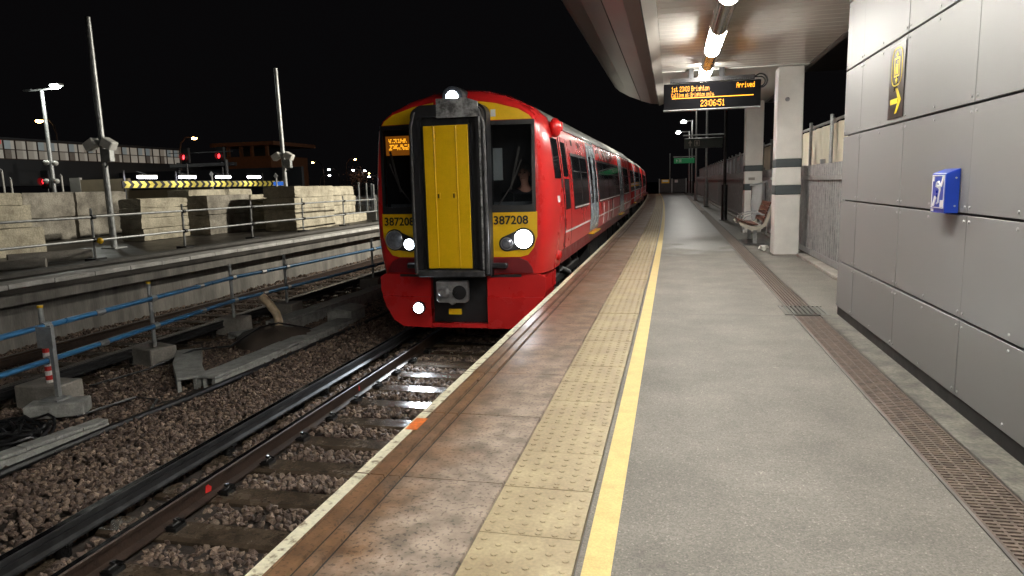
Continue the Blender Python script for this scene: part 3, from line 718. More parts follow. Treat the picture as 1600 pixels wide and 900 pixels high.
# marker lamp low on the left valance, lit
ml = MB().tube([(TX-.63,YF+.02,-.36),(TX-.63,YF-.05,-.36)], .095, 20).build('marker_lamp', 'black_rub', train, smooth=True)
MB().tube([(TX-.63,YF-.045,-.36),(TX-.63,YF-.06,-.36)], .075, 20).build('lens', 'lens_b', ml, smooth=True)
sl = bpy.data.lights.new('headlight_beam', 'SPOT'); sl.energy = 260; sl.spot_size = math.radians(95); sl.spot_blend = .8; sl.color = (.82,.92,1.0); sl.shadow_soft_size = .07
so = bpy.data.objects.new('headlight_beam', sl); COL.objects.link(so); so.location = (TX-.63, YF-.10, -.36)
so.rotation_euler = (Vector((.35,-1.0,-.32))).to_track_quat('-Z','Y').to_euler(); so.parent = train; so.matrix_parent_inverse = Matrix.Translation(-WORLD_LOC(train))

# --- gangway
GY = 9.40
def rrect(u0, u1, z0, z1, r, n=6, top=True):
    pts = [(u1,z0)]
    for k in range(n+1): a = PI/2*k/n; pts.append((u1-r+r*math.cos(a), z1-r+r*math.sin(a)))
    for k in range(n+1): a = PI/2+PI/2*k/n; pts.append((u0+r+r*math.cos(a), z1-r+r*math.sin(a)))
    pts.append((u0,z0)); return pts
fm = lambda p, q, t: (TX+p, t, q)
gw = MB().prism(rrect(-.555,.555,.15,2.60,.16), fm, GY+.12, YF+.12).build('gangway', 'black_rub', train)
ring_o, ring_i = rrect(-.53,.53,.17,2.56,.13), rrect(-.43,.43,.25,2.42,.07)
V = [fm(p,q,GY) for p,q in ring_o]+[fm(p,q,GY) for p,q in ring_i]+[fm(p,q,GY+.13) for p,q in ring_o]+[fm(p,q,GY+.13) for p,q in ring_i]
n = len(ring_o); Fc = []
for k in range(n):
    j = (k+1)%n; Fc += [(k,j,n+j,n+k),(k,2*n+k,2*n+j,j),(n+k,n+j,3*n+j,3*n+k)]
MB().add(V, Fc).build('face_frame', 'black_rub', gw)
for s in (1,-1):   # scuffed rubber buffing edges
    MB().tube([(TX+s*.535,GY+.02,.2),(TX+s*.54,GY+.02,1.2),(TX+s*.53,GY+.02,2.3),(TX+s*.47,GY+.02,2.5)], .032, 10).build('buffing_edge', 'greyrub', gw, smooth=True)
    if s > 0: MB().prism([(.475,.26),(.475,2.40),(.50,2.40),(.50,.26)], fm, GY-.012, GY+.01).build('side_strip', 'dirt', gw)
Bx(TX-.50,TX+.50,GY-.03,GY+.12,.15,.245).build('sill', 'greyrub', gw, bevel=.012)
MB().prism([(-.13,2.40),(.47,2.40),(.47,2.60),(.30,2.66),(-.13,2.66)], fm, GY-.015, GY+.03).build('head_plate', 'dirt', gw)
dm = MB(); dz0, dz1 = .27, 2.30
for a, b, dy in ((-.355,-.20,.0),(-.193,.125,.006),(.132,.305,.0)):
    Bx(TX+a, TX+b, GY+.03+dy, GY+.08, dz0, dz1).build('door_leaf', 'yellow', gw, bevel=.006)
for a in (-.197,.129): MB().tube([(TX+a,GY+.03,dz0+.01),(TX+a,GY+.03,dz1-.01)], .011, 8).build('hinge', 'yellow', gw, smooth=True)
Bx(TX-.37, TX+.32, GY+.05, GY+.10, dz0-.02, dz1+.02).build('door_backing', 'black_rub', gw)
for a in (-.155,.075):
    Bx(TX+a-.028, TX+a+.028, GY+.018, GY+.034, 1.27, 1.36).build('handle', 'yellow', gw, bevel=.004)
    Bx(TX+a-.010, TX+a+.010, GY+.012, GY+.02, 1.285, 1.345).build('handle', 'black_rub', gw)
hd = MB().tube([(TX+.07,YF+.25,2.70),(TX+.07,GY+.14,2.69),(TX+.07,GY+.12,2.69)], .15, 20).build('roof_lamp', 'black_rub', train, smooth=True)
MB().tube([(TX+.07,GY+.122,2.69),(TX+.07,GY+.105,2.69)], .085, 20).build('lens', 'lens_b', hd, smooth=True)
# --- coupler
ck = MB().prism([(-.235,.08),(.235,.08),(.235,-.20),(.205,-.235),(.05,-.235),(.0,-.275),(-.05,-.235),(-.205,-.235),(-.235,-.20)], lambda p,q,t: (TX-.02+p,t,q), 9.42, 9.56).build('coupler', 'coupler', train, bevel=.012)
MB().tube([(TX+.10,9.43,-.08),(TX+.10,9.405,-.08)], .105, 20).build('cone_hole', 'black_rub', ck, smooth=False)
MB().tube([(TX-.14,9.43,-.08),(TX-.14,9.36,-.08)], .10, 20, r2=.05).build('cone', 'coupler', ck, smooth=True)
Bx(TX-.11,TX+.06,9.405,9.42,-.09,-.065).build('hook', 'coupler', ck)
Bx(TX-.12,TX+.12,9.56,9.9,-.2,.05).build('shank', 'black_rub', ck)
Bx(TX-.10,TX+.09,9.5,9.54,-.42,-.34).build('number_plate', 'yellow', train)
# --- wipers on the driver's screen
for s in (1,-1):
    y_ = fy(.8,1.4)-.045
    wb = MB().tube([(TX+s*.62,y_+.02,1.12),(TX+s*.86,y_,1.45),(TX+s*1.0,y_,1.80)], .011, 6)
    wo = wb.build('wiper', 'black', train); 
    MB().bar((TX+s*.98,y_-.008,1.98),(TX+s*.84,y_-.008,1.38),.012,.03).build('blade', 'black', wo)
# --- destination display behind the left screen
dd = Bx(TX-1.10, TX-.56, YF+.13, YF+.20, 1.93, 2.21).build('destination_display', M('display_panel',(.05,.02,.008),.5,emit=(1.0,.28,.02),es=.35), train)
dot = MB()
for rw in range(9):
    for cl in range(34):
        ok = (rw in (6,7,8) and cl < 22 and random.random() < .62) or (rw in (1,2,3,4) and random.random() < .6)
        if ok: dot.box(TX-1.05+cl*.0132, TX-1.05+cl*.0132+.010, YF+.124, YF+.128, 1.985+rw*.021, 1.985+rw*.021+.016)
tag(dot.build('lit_dots', 'amber', dd), kind='stuff')
# --- cab interior
Bx(TX-1.2,TX+1.2,11.2,11.26,.4,2.45).build('cab_rear_wall', M('cab_grey',(.10,.10,.105),.7,var=.1), train)
MB().prism([(9.98,.75),(9.98,1.20),(10.25,1.13),(10.42,1.13),(10.42,.75)], lambda p,q,t: (t,p,q), TX-1.2, TX+1.2).build('cab_desk', M('desk_grey',(.22,.22,.23),.6,var=.1), train)
MB().prism([(10.13,1.165),(10.16,1.30),(10.175,1.30),(10.145,1.165)], lambda p,q,t: (t,p,q), TX+.74, TX+1.05).build('driver_fill_panel', EM('driver_fill_glow',(1.0,.85,.75),5.0), train)  # glowing panel added on the desk to light the driver's face
MB().prism([(10.115,1.15),(10.145,1.315),(10.158,1.315),(10.128,1.15)], lambda p,q,t: (t,p,q), TX+.72, TX+1.07).build('fill_panel_back', 'black_rub', train)  # black back added to hide the fill panel's glow from the front
for s_ in (-1,1): Bx(TX+s_*1.14-.01,TX+s_*1.14+.01,9.9,11.2,.4,2.35).build('cab_lining', 'navy', train)
Bx(TX-1.13,TX+1.13,9.92,11.2,2.36,2.38).build('cab_ceiling', 'navy', train)
Bx(TX+.62,TX+.80,9.98,10.12,1.19,1.34).build('cab_instrument', 'black_rub', train, bevel=.02)
Bx(TX+.54,TX+.68,9.90,9.905,1.52,1.98).build('cab_notice', 'decal', train)
MB().box(TX+.70,TX+1.15,10.72,10.80,.75,1.62).build('driver_seat', 'cloth', train, bevel=.04)

# --- body side fittings
def side_patch(y0, y1, z0, z1, off=.006, nz=6, rnd=0.0, offx=lambda y: 0, slant=0.0, back=.03):
    zs = [z0+(z1-z0)*i/nz for i in range(nz+1)]; V = []; Fc = []
    for yy in (0, 1):
        for z in zs:
            y = (y0 if yy == 0 else y1)+slant*(z-z0)
            V.append((TX+wz(z)+off+offx(y), y, z))
    n = nz+1
    for i in range(nz): Fc.append((i, i+1, n+i+1, n+i))
    Vb = [(x-back, y, z) for x, y, z in V]; o = len(V); V += Vb
    loop = list(range(n))+list(range(2*n-1, n-1, -1))
    for i in range(len(loop)):
        a, b = loop[i], loop[(i+1)%len(loop)]; Fc.append((a, b, o+b, o+a))
    return MB().add(V, Fc)
def coach_side(y0, off, first, car):
    def sp(name, a, b, z0, z1, mat, o=.006, par=train, **k): return side_patch(a, b, z0, z1, o, offx=off, **k).build(name, mat, par, smooth=False)
    def window(a, b, n, z0=.98, z1=1.98):
        f = sp('window_frame', a, b, z0, z1, 'black_rub', .010)
        w = (b-a)/n
        for i in range(n):
            sp('window', a+w*i+.035, a+w*(i+1)-.035, z0+.06, z1-.05, 'glassdark', .014, f)
            sp('window_trim', a+w*i+.03, a+w*(i+1)-.03, z0+.02, z0+.045, 'decal', .013, f)
            sp('hopper_line', a+w*i+.035, a+w*(i+1)-.035, z1-.33, z1-.315, 'black', .016, f)
    def doors(a, b):
        m_ = (a+b)/2
        for p, q in ((a, m_-.006), (m_+.006, b)):
            d = sp('door', p, q, .42, 2.40, 'doorgrey', .012, nz=10)
            c_ = (p+q)/2
            sp('door_window', c_-.17, c_+.17, 1.0, 2.0, 'glassdark', .017, d)
            sp('door_button', c_-.22 if p == a else c_+.18, c_-.18 if p == a else c_+.22, 1.14, 1.2, 'amberdim' if False else 'decal', .018, d)
            sp('kick_plate', p+.05, q-.05, .44, .5, 'coupler', .017, d)
        sp('door_gap', a-.03, a, .42, 2.4, 'black', .008); sp('door_gap', b, b+.03, .42, 2.4, 'black', .008)
        Bx(TX+1.30+off(m_), TX+1.455+off(m_), a+.1, b-.1, .345, .37).build('door_step', 'yellow', train)
    b0 = y0
    window(b0+2.62, b0+4.88, 2) if first else window(b0+.9, b0+4.6, 3)
    doors(b0+5.1, b0+6.75)
    window(b0+6.95, b0+13.5, 5)
    doors(b0+13.75, b0+15.4)
    window(b0+15.65, b0+18.6, 2)
    sp('waist_stripe', b0+1.5 if first else b0+.05, b0+5.05, .635, .67, 'decal', .006)
    sp('waist_stripe', b0+6.82, b0+13.7, .635, .67, 'decal', .006)
    sp('waist_stripe', b0+15.45, b0+19.9, .635, .67, 'decal', .006)
    MB().box(TX+1.20+off(b0+10), TX+1.335+off(b0+10), b0+1.35, b0+19.8, .16, .372).build('sole_bar', 'darkred', train)
    for q in (2.9,3.9,7.2,8.8,11.5,13.0,16.2,17.9): sp('vent', b0+q, b0+q+.16, 2.12, 2.22, 'black', .006, nz=2)
    sp('gutter', b0+1.1 if first else b0, b0+20, 2.345, 2.37, 'roof', .02, nz=1)
    if car < 2:
        for q, w_ in ((8.0,.13),(8.75,.13),(9.5,.13),(10.3,.10)):   # white slanted livery strokes
            sp('livery_stroke', b0+q, b0+q+w_, 2.03, 2.33, 'decal', .007, slant=-1.1, nz=4)
        for q in (8.0,9.3,10.9): sp('livery_stroke', b0+q, b0+q+.12, .42, .93, 'decal', .007, slant=.15, nz=4)
    # underframe and bogies
    for a, b, z0 in ((6.2,8.0,-.55),(8.2,10.6,-.6),(10.9,12.4,-.5),(12.7,13.9,-.58)):
        Bx(TX+.5+off(b0+a), TX+1.24+off(b0+a), b0+a, b0+b, z0, .16).build('equipment_case', 'under', train, bevel=.03)
    for c in (3.3,16.6):
        yb = b0+c; ox = off(yb)
        bg_ = MB().box(TX-1.15+ox, TX+1.15+ox, yb-1.7, yb+1.7, -.30, -.12).build('bogie', 'under', train, bevel=.03)
        for wy in (-1.2,1.2):
            for sx_ in (-1,1): 
                MB().tube([(TX+sx_*.70+ox,yb+wy,-.49),(TX+sx_*.84+ox,yb+wy,-.49)], .42, 24).build('wheel', 'rust', bg_, smooth=True)
            MB().tube([(TX+1.10+ox,yb+wy,-.49),(TX+1.20+ox,yb+wy,-.49)], .15, 14).build('axle_box', 'under', bg_, smooth=True)
            MB().tube([(TX+1.06+ox,yb+wy+.25,-.4),(TX+1.06+ox,yb+wy+.25,.1)], .09, 10).build('spring', 'darksteel', bg_, smooth=True)
        MB().dome((TX+.95+ox,yb,.0), .28, (1,1,.6)).build('air_spring', 'under', bg_, smooth=True)
        MB().tube([(TX+1.16+ox,yb-.9,-.05),(TX+1.16+ox,yb+.1,-.25)], .05, 10).build('damper', 'coupler', bg_, smooth=True)
    MB().tube([(TX+1.0+off(b0+1),b0+1.3,.05),(TX+1.05+off(b0+10),b0+10,.02),(TX+1.0+off(b0+19),b0+19.5,.05)], .03, 8).build('hose', 'under', train, smooth=True)
coach_side(YF, lambda y: 0, True, 0)
side_patch(10.42, 10.98, 1.53, 2.14, .012).build('quarter_window', 'glassdark', train)
cdr = side_patch(11.18, 11.86, .40, 2.20, .008, nz=9).build('cab_door', 'red', train)
for a in (11.15,11.865): side_patch(a, a+.018, .40, 2.2, .010, nz=9).build('door_gap', 'black', train)
side_patch(11.27, 11.77, 1.56, 2.12, .013).build('door_window', 'glassdark', cdr); side_patch(11.27, 11.77, 1.02, 1.52, .013).build('door_window', 'glassdark', cdr)
side_patch(11.02, 11.09, 1.38, 1.52, .010).build('door_plate', 'darksteel', train)
MB().dome((TX+1.33,10.72,2.30), .13, (.75,1.25,1.15)).build('camera_housing', 'red', train, smooth=True)
Bx(TX+1.30,TX+1.42,10.86,10.95,2.26,2.40).build('camera_bracket', 'red', train, bevel=.01)
MB().dome((TX+1.36,10.62,.34), .085, (.8,1,1)).build('side_buffer', 'red', train, smooth=True)
side_patch(10.52, 10.72, 1.16, 1.26, .006, nz=2).build('warning_label', 'decal', train)
for s in (1,-1): fp_('warning_label', sym([(.56,2.42),(.63,2.42),(.63,2.52),(.56,2.52)], s), .012, .004, 'decal')
# --- following coaches, each set along the gentle bend
for car in (1,2,3):
    y0 = YF+20.65*car; y1 = y0+20.05
    c0, c1 = cv(y0), cv(y1)
    off = lambda y, y0=y0, y1=y1, c0=c0, c1=c1: c0+(c1-c0)*(y-y0)/(y1-y0)
    rr = []
    for yy in (y0, y0+.06, y1): rr.append([(max(0,w-(.05 if yy == y0 and w > 0 else 0)), yy, max(z,.37)) for w, z in PROF])
    sh = shell(rr); sh.v = [(x+off(y), y, z) for x, y, z in sh.v]
    sh.build('coach_body', 'red', train, smooth=True)
    roofstrip(y0+.1, y1, off).build('roof', 'roof', train, smooth=True)
    MB().box(TX-.6+c0, TX+.6+c0, y0-.62, y0+.02, .2, 2.5).build('corridor_bellows', 'black_rub', train, bevel=.05)
    Bx(TX+.9+c0, TX+1.2+c0, y0+.02, y0+.2, 2.2, 2.42).build('camera_housing', 'red', train, bevel=.03)
    if car < 3: coach_side(y0, off, False, car)

# --- the driver
def skinned(name, joints, edges, radii, mat, parent=None, sub=2):
    me = bpy.data.meshes.new(name); me.from_pydata(joints, edges, []); o = link(name, me, mat, parent)
    md = o.modifiers.new('s', 'SKIN'); md.use_smooth_shade = True
    for i, r in enumerate(radii): me.skin_vertices[0].data[i].radius = (r, r) if not isinstance(r, tuple) else r
    me.skin_vertices[0].data[0].use_root = True
    md2 = o.modifiers.new('d', 'SUBSURF'); md2.levels = sub; md2.render_levels = sub
    return o
DX, DY = TX+.90, 10.52
def dp(x, y, z): return (DX+x-.04, DY+y, z-.17)
J = [dp(0,.12,.98), dp(0,.12,1.25), dp(0,.10,1.46), dp(0,.08,1.60), dp(0,.03,1.69), dp(0,.02,1.78), dp(0,.04,1.87)]
Rr = [.15,.15,.14,.05,(.068,.075),(.082,.10),(.07,.08)]; Ed = [(0,1),(1,2),(2,3),(3,4),(4,5),(5,6)]
for s in (-1,1):
    k = len(J); J += [dp(s*.19,.10,1.48), dp(s*.24,.0,1.28), dp(s*.17,-.20,1.20), dp(s*.15,-.27,1.20)]; Rr += [.065,.052,.04,.035]
    Ed += [(2,k),(k,k+1),(k+1,k+2),(k+2,k+3)]
    for f_ in range(5):
        kk = len(J); a = (f_-2)*.018
        J += [dp(s*.15+a,-.31,1.20), dp(s*.15+a*1.1,-.34,1.185)]; Rr += [.010,.008]; Ed += [(k+3,kk),(kk,kk+1)]
drv = skinned('person', J, Ed, Rr, 'skin')
tag(drv, 'train driver seated behind the windscreen in dark uniform, hands on the desk', 'person')
JJ = [J[0],J[1],J[2],dp(0,.09,1.585)]; R2 = [.17,.17,.165,.075]; E2 = [(0,1),(1,2),(2,3)]
for s in (-1,1):
    k = len(JJ); JJ += [dp(s*.19,.10,1.48), dp(s*.24,.0,1.28), dp(s*.17,-.19,1.205)]; R2 += [.078,.063,.05]; E2 += [(2,k),(k,k+1),(k+1,k+2)]
jk = skinned('jacket', JJ, E2, R2, 'cloth', None); jk.parent = drv
hr = MB().dome(dp(0,.075,1.845), .10, (.92,.95,.95)).build('hair', 'hair', None, smooth=True); hr.parent = drv
for s in (-1,1):
    e_ = MB().dome(dp(s*.033,-.072,1.795), .011, (1.3,.6,.8), 8, 6).build('eye', 'black', None, smooth=True); e_.parent = drv
    e_ = MB().dome(dp(s*.086,.03,1.775), .025, (.4,.8,1.2), 8, 6).build('ear', 'skin', None, smooth=True); e_.parent = drv
MB().box(*[dp(-.028,0,0)[0], dp(.028,0,0)[0], dp(0,-.078,0)[1], dp(0,-.055,0)[1], dp(0,0,1.705)[2], dp(0,0,1.713)[2]]).build('mouth', 'brick', None).parent = drv
MB_n = MB().dome(dp(0,-.085,1.755), .017, (1,1,1.4), 8, 6).build('nose', 'skin', None, smooth=True); MB_n.parent = drv
# ================================================================ THINGS ON THE NEAR PLATFORM
# ---- lift sign on the clad wall
ls = thing('lift_sign', 'brown sign with yellow lift symbol and arrow on the clad wall', 'sign', (1.69,6.06,2.1))
def wl_(p, q, t): return (t, 6.06-p, q)      # p to the right as seen from the platform, q up
def flat(poly, a=1.6895, b=1.6912, name='symbol', mat='signyel', par=None, f=wl_): return MB().prism(poly, f, a, b).build(name, mat, par)
Bx(1.6915, 1.6985, 5.87, 6.25, 1.885, 2.445).build('plate', 'sign', ls, bevel=.003)
def ringpoly(u0, u1, z0, z1, r, w, par, mat='signyel', f=wl_, a=1.6895, b=1.6912, name='symbol'):
    def rr(u0,u1,z0,z1,r):
        pts = []
        for cx, cz, a0 in ((u1-r,z1-r,0),(u0+r,z1-r,90),(u0+r,z0+r,180),(u1-r,z0+r,270)):
            for k in range(6): t = math.radians(a0+90*k/5); pts.append((cx+r*math.cos(t), cz+r*math.sin(t)))
        return pts
    o, i = rr(u0,u1,z0,z1,r), rr(u0+w,u1-w,z0+w,z1-w,max(.001,r-w)); n = len(o)
    V = [f(p,q,a) for p,q in o]+[f(p,q,a) for p,q in i]+[f(p,q,b) for p,q in o]+[f(p,q,b) for p,q in i]
    Fc = []
    for k in range(n):
        j = (k+1)%n; Fc += [(k,j,n+j,n+k),(k,2*n+k,2*n+j,j),(n+k,n+j,3*n+j,3*n+k)]
    return MB().add(V, Fc).build(name, mat, par)
ringpoly(-.13,.13,2.13,2.42,.09,.009,ls)
ringpoly(-.065,.065,2.20,2.345,.004,.011,ls)
for z, d in ((2.36,1),(2.185,-1)):
    flat([(-.03,z),(.03,z),(0,z+d*.035)][::d], par=ls); flat([(-.007,z-.012*d),(.007,z-.012*d),(.007,z+.004*d),(-.007,z+.004*d)], par=ls)
flat([(-.03,2.22),(-.005,2.22),(-.005,2.28),(-.03,2.28)], par=ls); flat([(.008,2.22),(.032,2.22),(.032,2.295),(.008,2.295)], par=ls)
flat([(-.025,2.285),(-.01,2.285),(-.01,2.30),(-.025,2.30)], par=ls); flat([(.012,2.30),(.027,2.30),(.027,2.32),(.012,2.32)], par=ls)
flat([(-.13,1.995),(.06,1.995),(.06,2.035),(-.13,2.035)], par=ls)
flat([(.14,2.015),(.04,2.11),(-.01,2.11),(.075,2.015),(-.01,1.92),(.04,1.92)], par=ls)
# ---- hearing loop box
hb = thing('hearing_loop_box', 'blue wall box with white hearing loop ear symbol', 'box', (1.65,4.75,1.2))
MB().prism([(1.62,1.205),(1.62,1.448),(1.6985,1.478),(1.6985,1.205)], lambda p,q,t: (p,t,q), 4.71, 4.945).build('case', 'blue', hb, bevel=.004)
def bl_(p, q, t): return (t, 4.828-p, q)
ringpoly(-.10,.10,1.235,1.438,.002,.005,hb,'decal',bl_,1.6165,1.6195,'symbol')
fl = lambda poly: flat(poly, 1.6165, 1.6195, 'symbol', 'decal', hb, bl_)
fl([(-.085,1.245),(-.055,1.245),(-.02,1.30),(-.05,1.31)]); fl([(.035,1.375),(.06,1.365),(.095,1.43),(.07,1.432)])
fl([(.045,1.243),(.09,1.243),(.09,1.285),(.045,1.285)]); fl([(-.10,1.212),(-.06,1.212),(-.06,1.228),(-.10,1.228)])
fl([(-.088,1.40),(-.066,1.40),(-.066,1.43),(-.088,1.43)])
MB().tube([bl_(-.03+.0,1.365,1.618),bl_(-.02,1.392,1.618),bl_(.01,1.398,1.618),bl_(.032,1.378,1.618),bl_(.034,1.345,1.618),bl_(.02,1.31,1.618),bl_(.015,1.27,1.618),bl_(-.005,1.262,1.618)], .006, 6).build('symbol', 'decal', hb)
MB().tube([bl_(-.012,1.36,1.618),bl_(-.004,1.376,1.618),bl_(.012,1.374,1.618),bl_(.014,1.352,1.618)], .004, 6).build('symbol', 'decal', hb)
for z in (1.25,1.42): MB().tube([(1.675,4.71,z),(1.675,4.706,z)], .006, 8).build('screw', 'rivet', hb)
# ---- passenger information display
pid = thing('information_display', 'black hanging departure display with amber text under the canopy', 'display', (.68,13.5,2.72))
DYF = 13.40
Bx(-.17,1.535,DYF,DYF+.22,2.735,3.20).build('case', 'dispblack', pid, bevel=.008)
Bx(-.172,1.537,DYF-.004,DYF+.21,2.722,2.736).build('bottom_trim', 'steel', pid)
Bx(-.06,1.43,DYF+.05,DYF+.16,3.225,3.30).build('suspension_rail', 'darksteel', pid)
for x in (.32,.86): Bx(x-.045,x+.045,DYF+.08,DYF+.13,3.30,3.46).build('hanger', 'darksteel', pid)
spk = MB()
for k in range(46): spk.bar((-.15+k*.0365,DYF+.03,3.2),(-.155+k*.0365+random.uniform(-.01,.01),DYF+.02,3.245),.0016,.0016)
tag(spk.build('bird_spikes', 'steel', pid), kind='stuff')
MB().tube([(1.43,DYF+.1,3.27)]+[(1.53+.12*math.cos(a),DYF+.1,3.19+.12*math.sin(a)) for a in [math.radians(100-13*k) for k in range(15)]], .014, 8).build('cable', 'cable', pid, smooth=True)
MB().tube([(1.43,DYF+.12,3.26)]+[(1.53+.085*math.cos(a),DYF+.12,3.18+.085*math.sin(a)) for a in [math.radians(100-13*k) for k in range(15)]], .011, 8).build('cable', 'cable', pid, smooth=True)
GL_ = {'1':'00100 01100 00100 00100 00100 00100 01110','s':'00000 00000 01110 10000 01110 00001 11110','t':'01000 01000 11100 01000 01000 01001 00110',
'2':'01110 10001 00001 00110 01000 10000 11111','3':'01110 10001 00001 00110 00001 10001 01110','0':'01110 10001 10001 10001 10001 10001 01110',
'B':'11110 10001 10001 11110 10001 10001 11110','r':'00000 00000 10110 11001 10000 10000 10000','i':'00100 00000 01100 00100 00100 00100 01110',
'g':'00000 00000 01111 10001 01111 00001 01110','h':'10000 10000 10110 11001 10001 10001 10001','o':'00000 00000 01110 10001 10001 10001 01110',
'n':'00000 00000 10110 11001 10001 10001 10001','C':'01110 10001 10000 10000 10000 10001 01110','a':'00000 00000 01110 00001 01111 10001 01111',
'l':'01100 00100 00100 00100 00100 00100 01110',':':'00000 00100 00100 00000 00100 00100 00000','y':'00000 00000 10001 10001 01111 00001 01110',
'.':'00000 00000 00000 00000 00000 01100 01100','A':'01110 10001 10001 11111 10001 10001 10001','v':'00000 00000 10001 10001 10001 01010 00100',
'e':'00000 00000 01110 10001 11111 10000 01110','d':'00001 00001 01101 10011 10001 10001 01111','6':'00110 01000 10000 11110 10001 10001 01110','5':'11111 10000 11110 00001 00001 10001 01110',' ':'00000 00000 00000 00000 00000 00000 00000'}
def led(body, x, z, cw, rh, adv=6):
    mb = MB(); cx = x
    for ch in body:
        rows = GL_[ch].split(); a = adv if ch not in ':. ' else (3 if ch in ':.' else 4)
        for r, row in enumerate(rows):
            for c, bit in enumerate(row):
                if bit == '1':
                    cc = c-2+.5 if ch in ':.' else c
                    mb.box(cx+cc*cw, cx+cc*cw+cw*.92, DYF-.0045, DYF-.001, z+(6-r)*rh, z+(6-r)*rh+rh*.9)
        cx += a*cw
    o = mb.build('lit_text', 'amber', pid); o['kind'] = 'stuff'; return cx
led('1st 23:03 Brighton', -.03, 3.055, .0067, .0132)
led('Calling at: Brighton only.', -.03, 2.957, .0053, .0108)
led('Arrived', 1.115, 3.075, .0075, .0132)
led('23:06:51', .49, 2.775, .0104, .0165)
Bx(-.02,1.41,DYF-.0045,DYF-.001,2.930,2.942).build('lit_line', 'amber', pid)
# ---- palisade fence
fn = thing('palisade_fence', 'galvanised palisade fence along the back of the platform', 'fence', (2.5,20,0))
pm = MB().prism([(-.05,-.03),(-.02,.02),(.02,.02),(.05,-.03),(.05,-.02),(.022,.03),(-.022,.03),(-.05,-.02)], lambda p,q,t: (2.50-q,p,t), .06, 1.66).mesh('pale')
y = 8.0; k = 0
while y < 40:
    link('pale', pm, 'steel', fn, (random.uniform(-.003,.003), y, random.uniform(-.008,.008))); y += .152
st = MB()
while y < 78: st.box(2.47,2.50,y,y+.10,.06,1.66); y += .152
tag(st.build('far_pales', 'steel', fn), kind='stuff')
for z in (.12,1.42):
    yy = 7.9
    while yy < 78:
        Bx(2.515,2.565,yy+.01,yy+2.74,z-.03,z+.03).build('rail', 'steel', fn)
        if z > 1: Bx(2.44,2.462,yy+.02,yy+2.70,z-.025,z+.045).build('rail', 'steel', fn)
        else: Bx(2.44,2.462,yy+.02,yy+2.70,z-.07,z+.03).build('rail', 'steel', fn)
        yy += 2.75
yy = 7.9
while yy < 78: Bx(2.57,2.65,yy-.04,yy+.04,0,1.75).build('post', 'steel', fn); yy += 2.75
# ---- sheeted hoarding above the fence
hd_ = thing('sheeted_hoarding', 'cream sheeting on scaffold poles standing behind the palisade fence', 'hoarding', (2.8,20,0))
yy = 7.6; k = 0
while yy < 76:
    n = 12; V = []; Fc = []
    for i in range(n+1):
        yq = yy-.01+1.93*i/n
        for z in (1.35,1.8,2.38+.02*math.sin(k*2.1)): V.append((2.80+.022*math.sin(i*1.7+k)+.01*math.sin(i*4.1+z), yq, z))
    for i in range(n):
        for j in range(2): Fc.append((i*3+j, i*3+j+1, i*3+j+4, i*3+j+3))
    n0 = len(V); V += [(x+.012, y_, z) for x, y_, z in V]; Fc += [tuple(q+n0 for q in f)[::-1] for f in Fc]
    for i in range(n): Fc += [(i*3+2, n0+i*3+2, n0+i*3+5, i*3+5)]
    MB().add(V, Fc).build('sheet', 'hoard' if yy < 24 else 'hoardw', hd_, smooth=True)
    MB().tube([(2.72,yy,0),(2.72,yy,2.52)], .03, 8).build('pole', 'steel', hd_, smooth=True)
    if yy < 40:
        MB().tube([(2.75,yy-.06,2.40),(2.75,yy+.06,2.44)], .045, 8).build('coupler', 'steel', hd_, smooth=True)
    yy += 1.9
MB().tube([(2.76,7.6,2.42),(2.76,76,2.42)], .026, 8).build('top_tube', 'steel', hd_, smooth=True)
MB().tube([at(1222,265,X=2.35)+Vector((0,0,-1.7)), at(1220,215,X=2.35), at(1218,185,X=2.35), at(1222,172,X=2.35), at(1230,158,X=2.40)], .09, 12).build('downpipe', 'darksteel', None, smooth=True)
tag(bpy.context.scene.objects['downpipe'], 'dark curved rainwater pipe between the two white columns', 'pipe')
# ---- bench, facing the train
bn = thing('bench', 'platform bench with brown perforated slats and cream end frames', 'bench', (1.85,16.6,0))
prof_s = [(1.47,.50),(1.50,.47),(1.70,.40),(1.86,.395),(1.95,.45),(2.03,.62),(2.12,.90)]
def fr(yc):
    o_ = [Vector((x,0,z)) for x, z in prof_s]; V = []; Fc = []
    n = len(o_)
    for dy in (-.022,.022):
        for i, p in enumerate(o_):
            d = (o_[min(i+1,n-1)]-o_[max(i-1,0)]).normalized(); nn = Vector((d.z,0,-d.x))
            wdt = .016+.028*math.sin(PI*i/(n-1))
            V += [(p.x, yc+dy, p.z), (p.x+nn.x*wdt*2, yc+dy, p.z+nn.z*wdt*2)]
    m_ = 2*n
    for i in range(n-1):
        a = 2*i
        Fc += [(a,a+1,a+3,a+2),(m_+a,m_+a+2,m_+a+3,m_+a+1),(a,a+2,m_+a+2,m_+a),(a+1,m_+a+1,m_+a+3,a+3)]
    Fc += [(0,m_,m_+1,1),(2*n-2,2*n-1,m_+2*n-1,m_+2*n-2)]
    return MB().add(V, Fc)
BY0, BY1 = 16.0, 17.45
for yc in (BY0,BY1): fr(yc).build('end_frame', 'cream', bn)
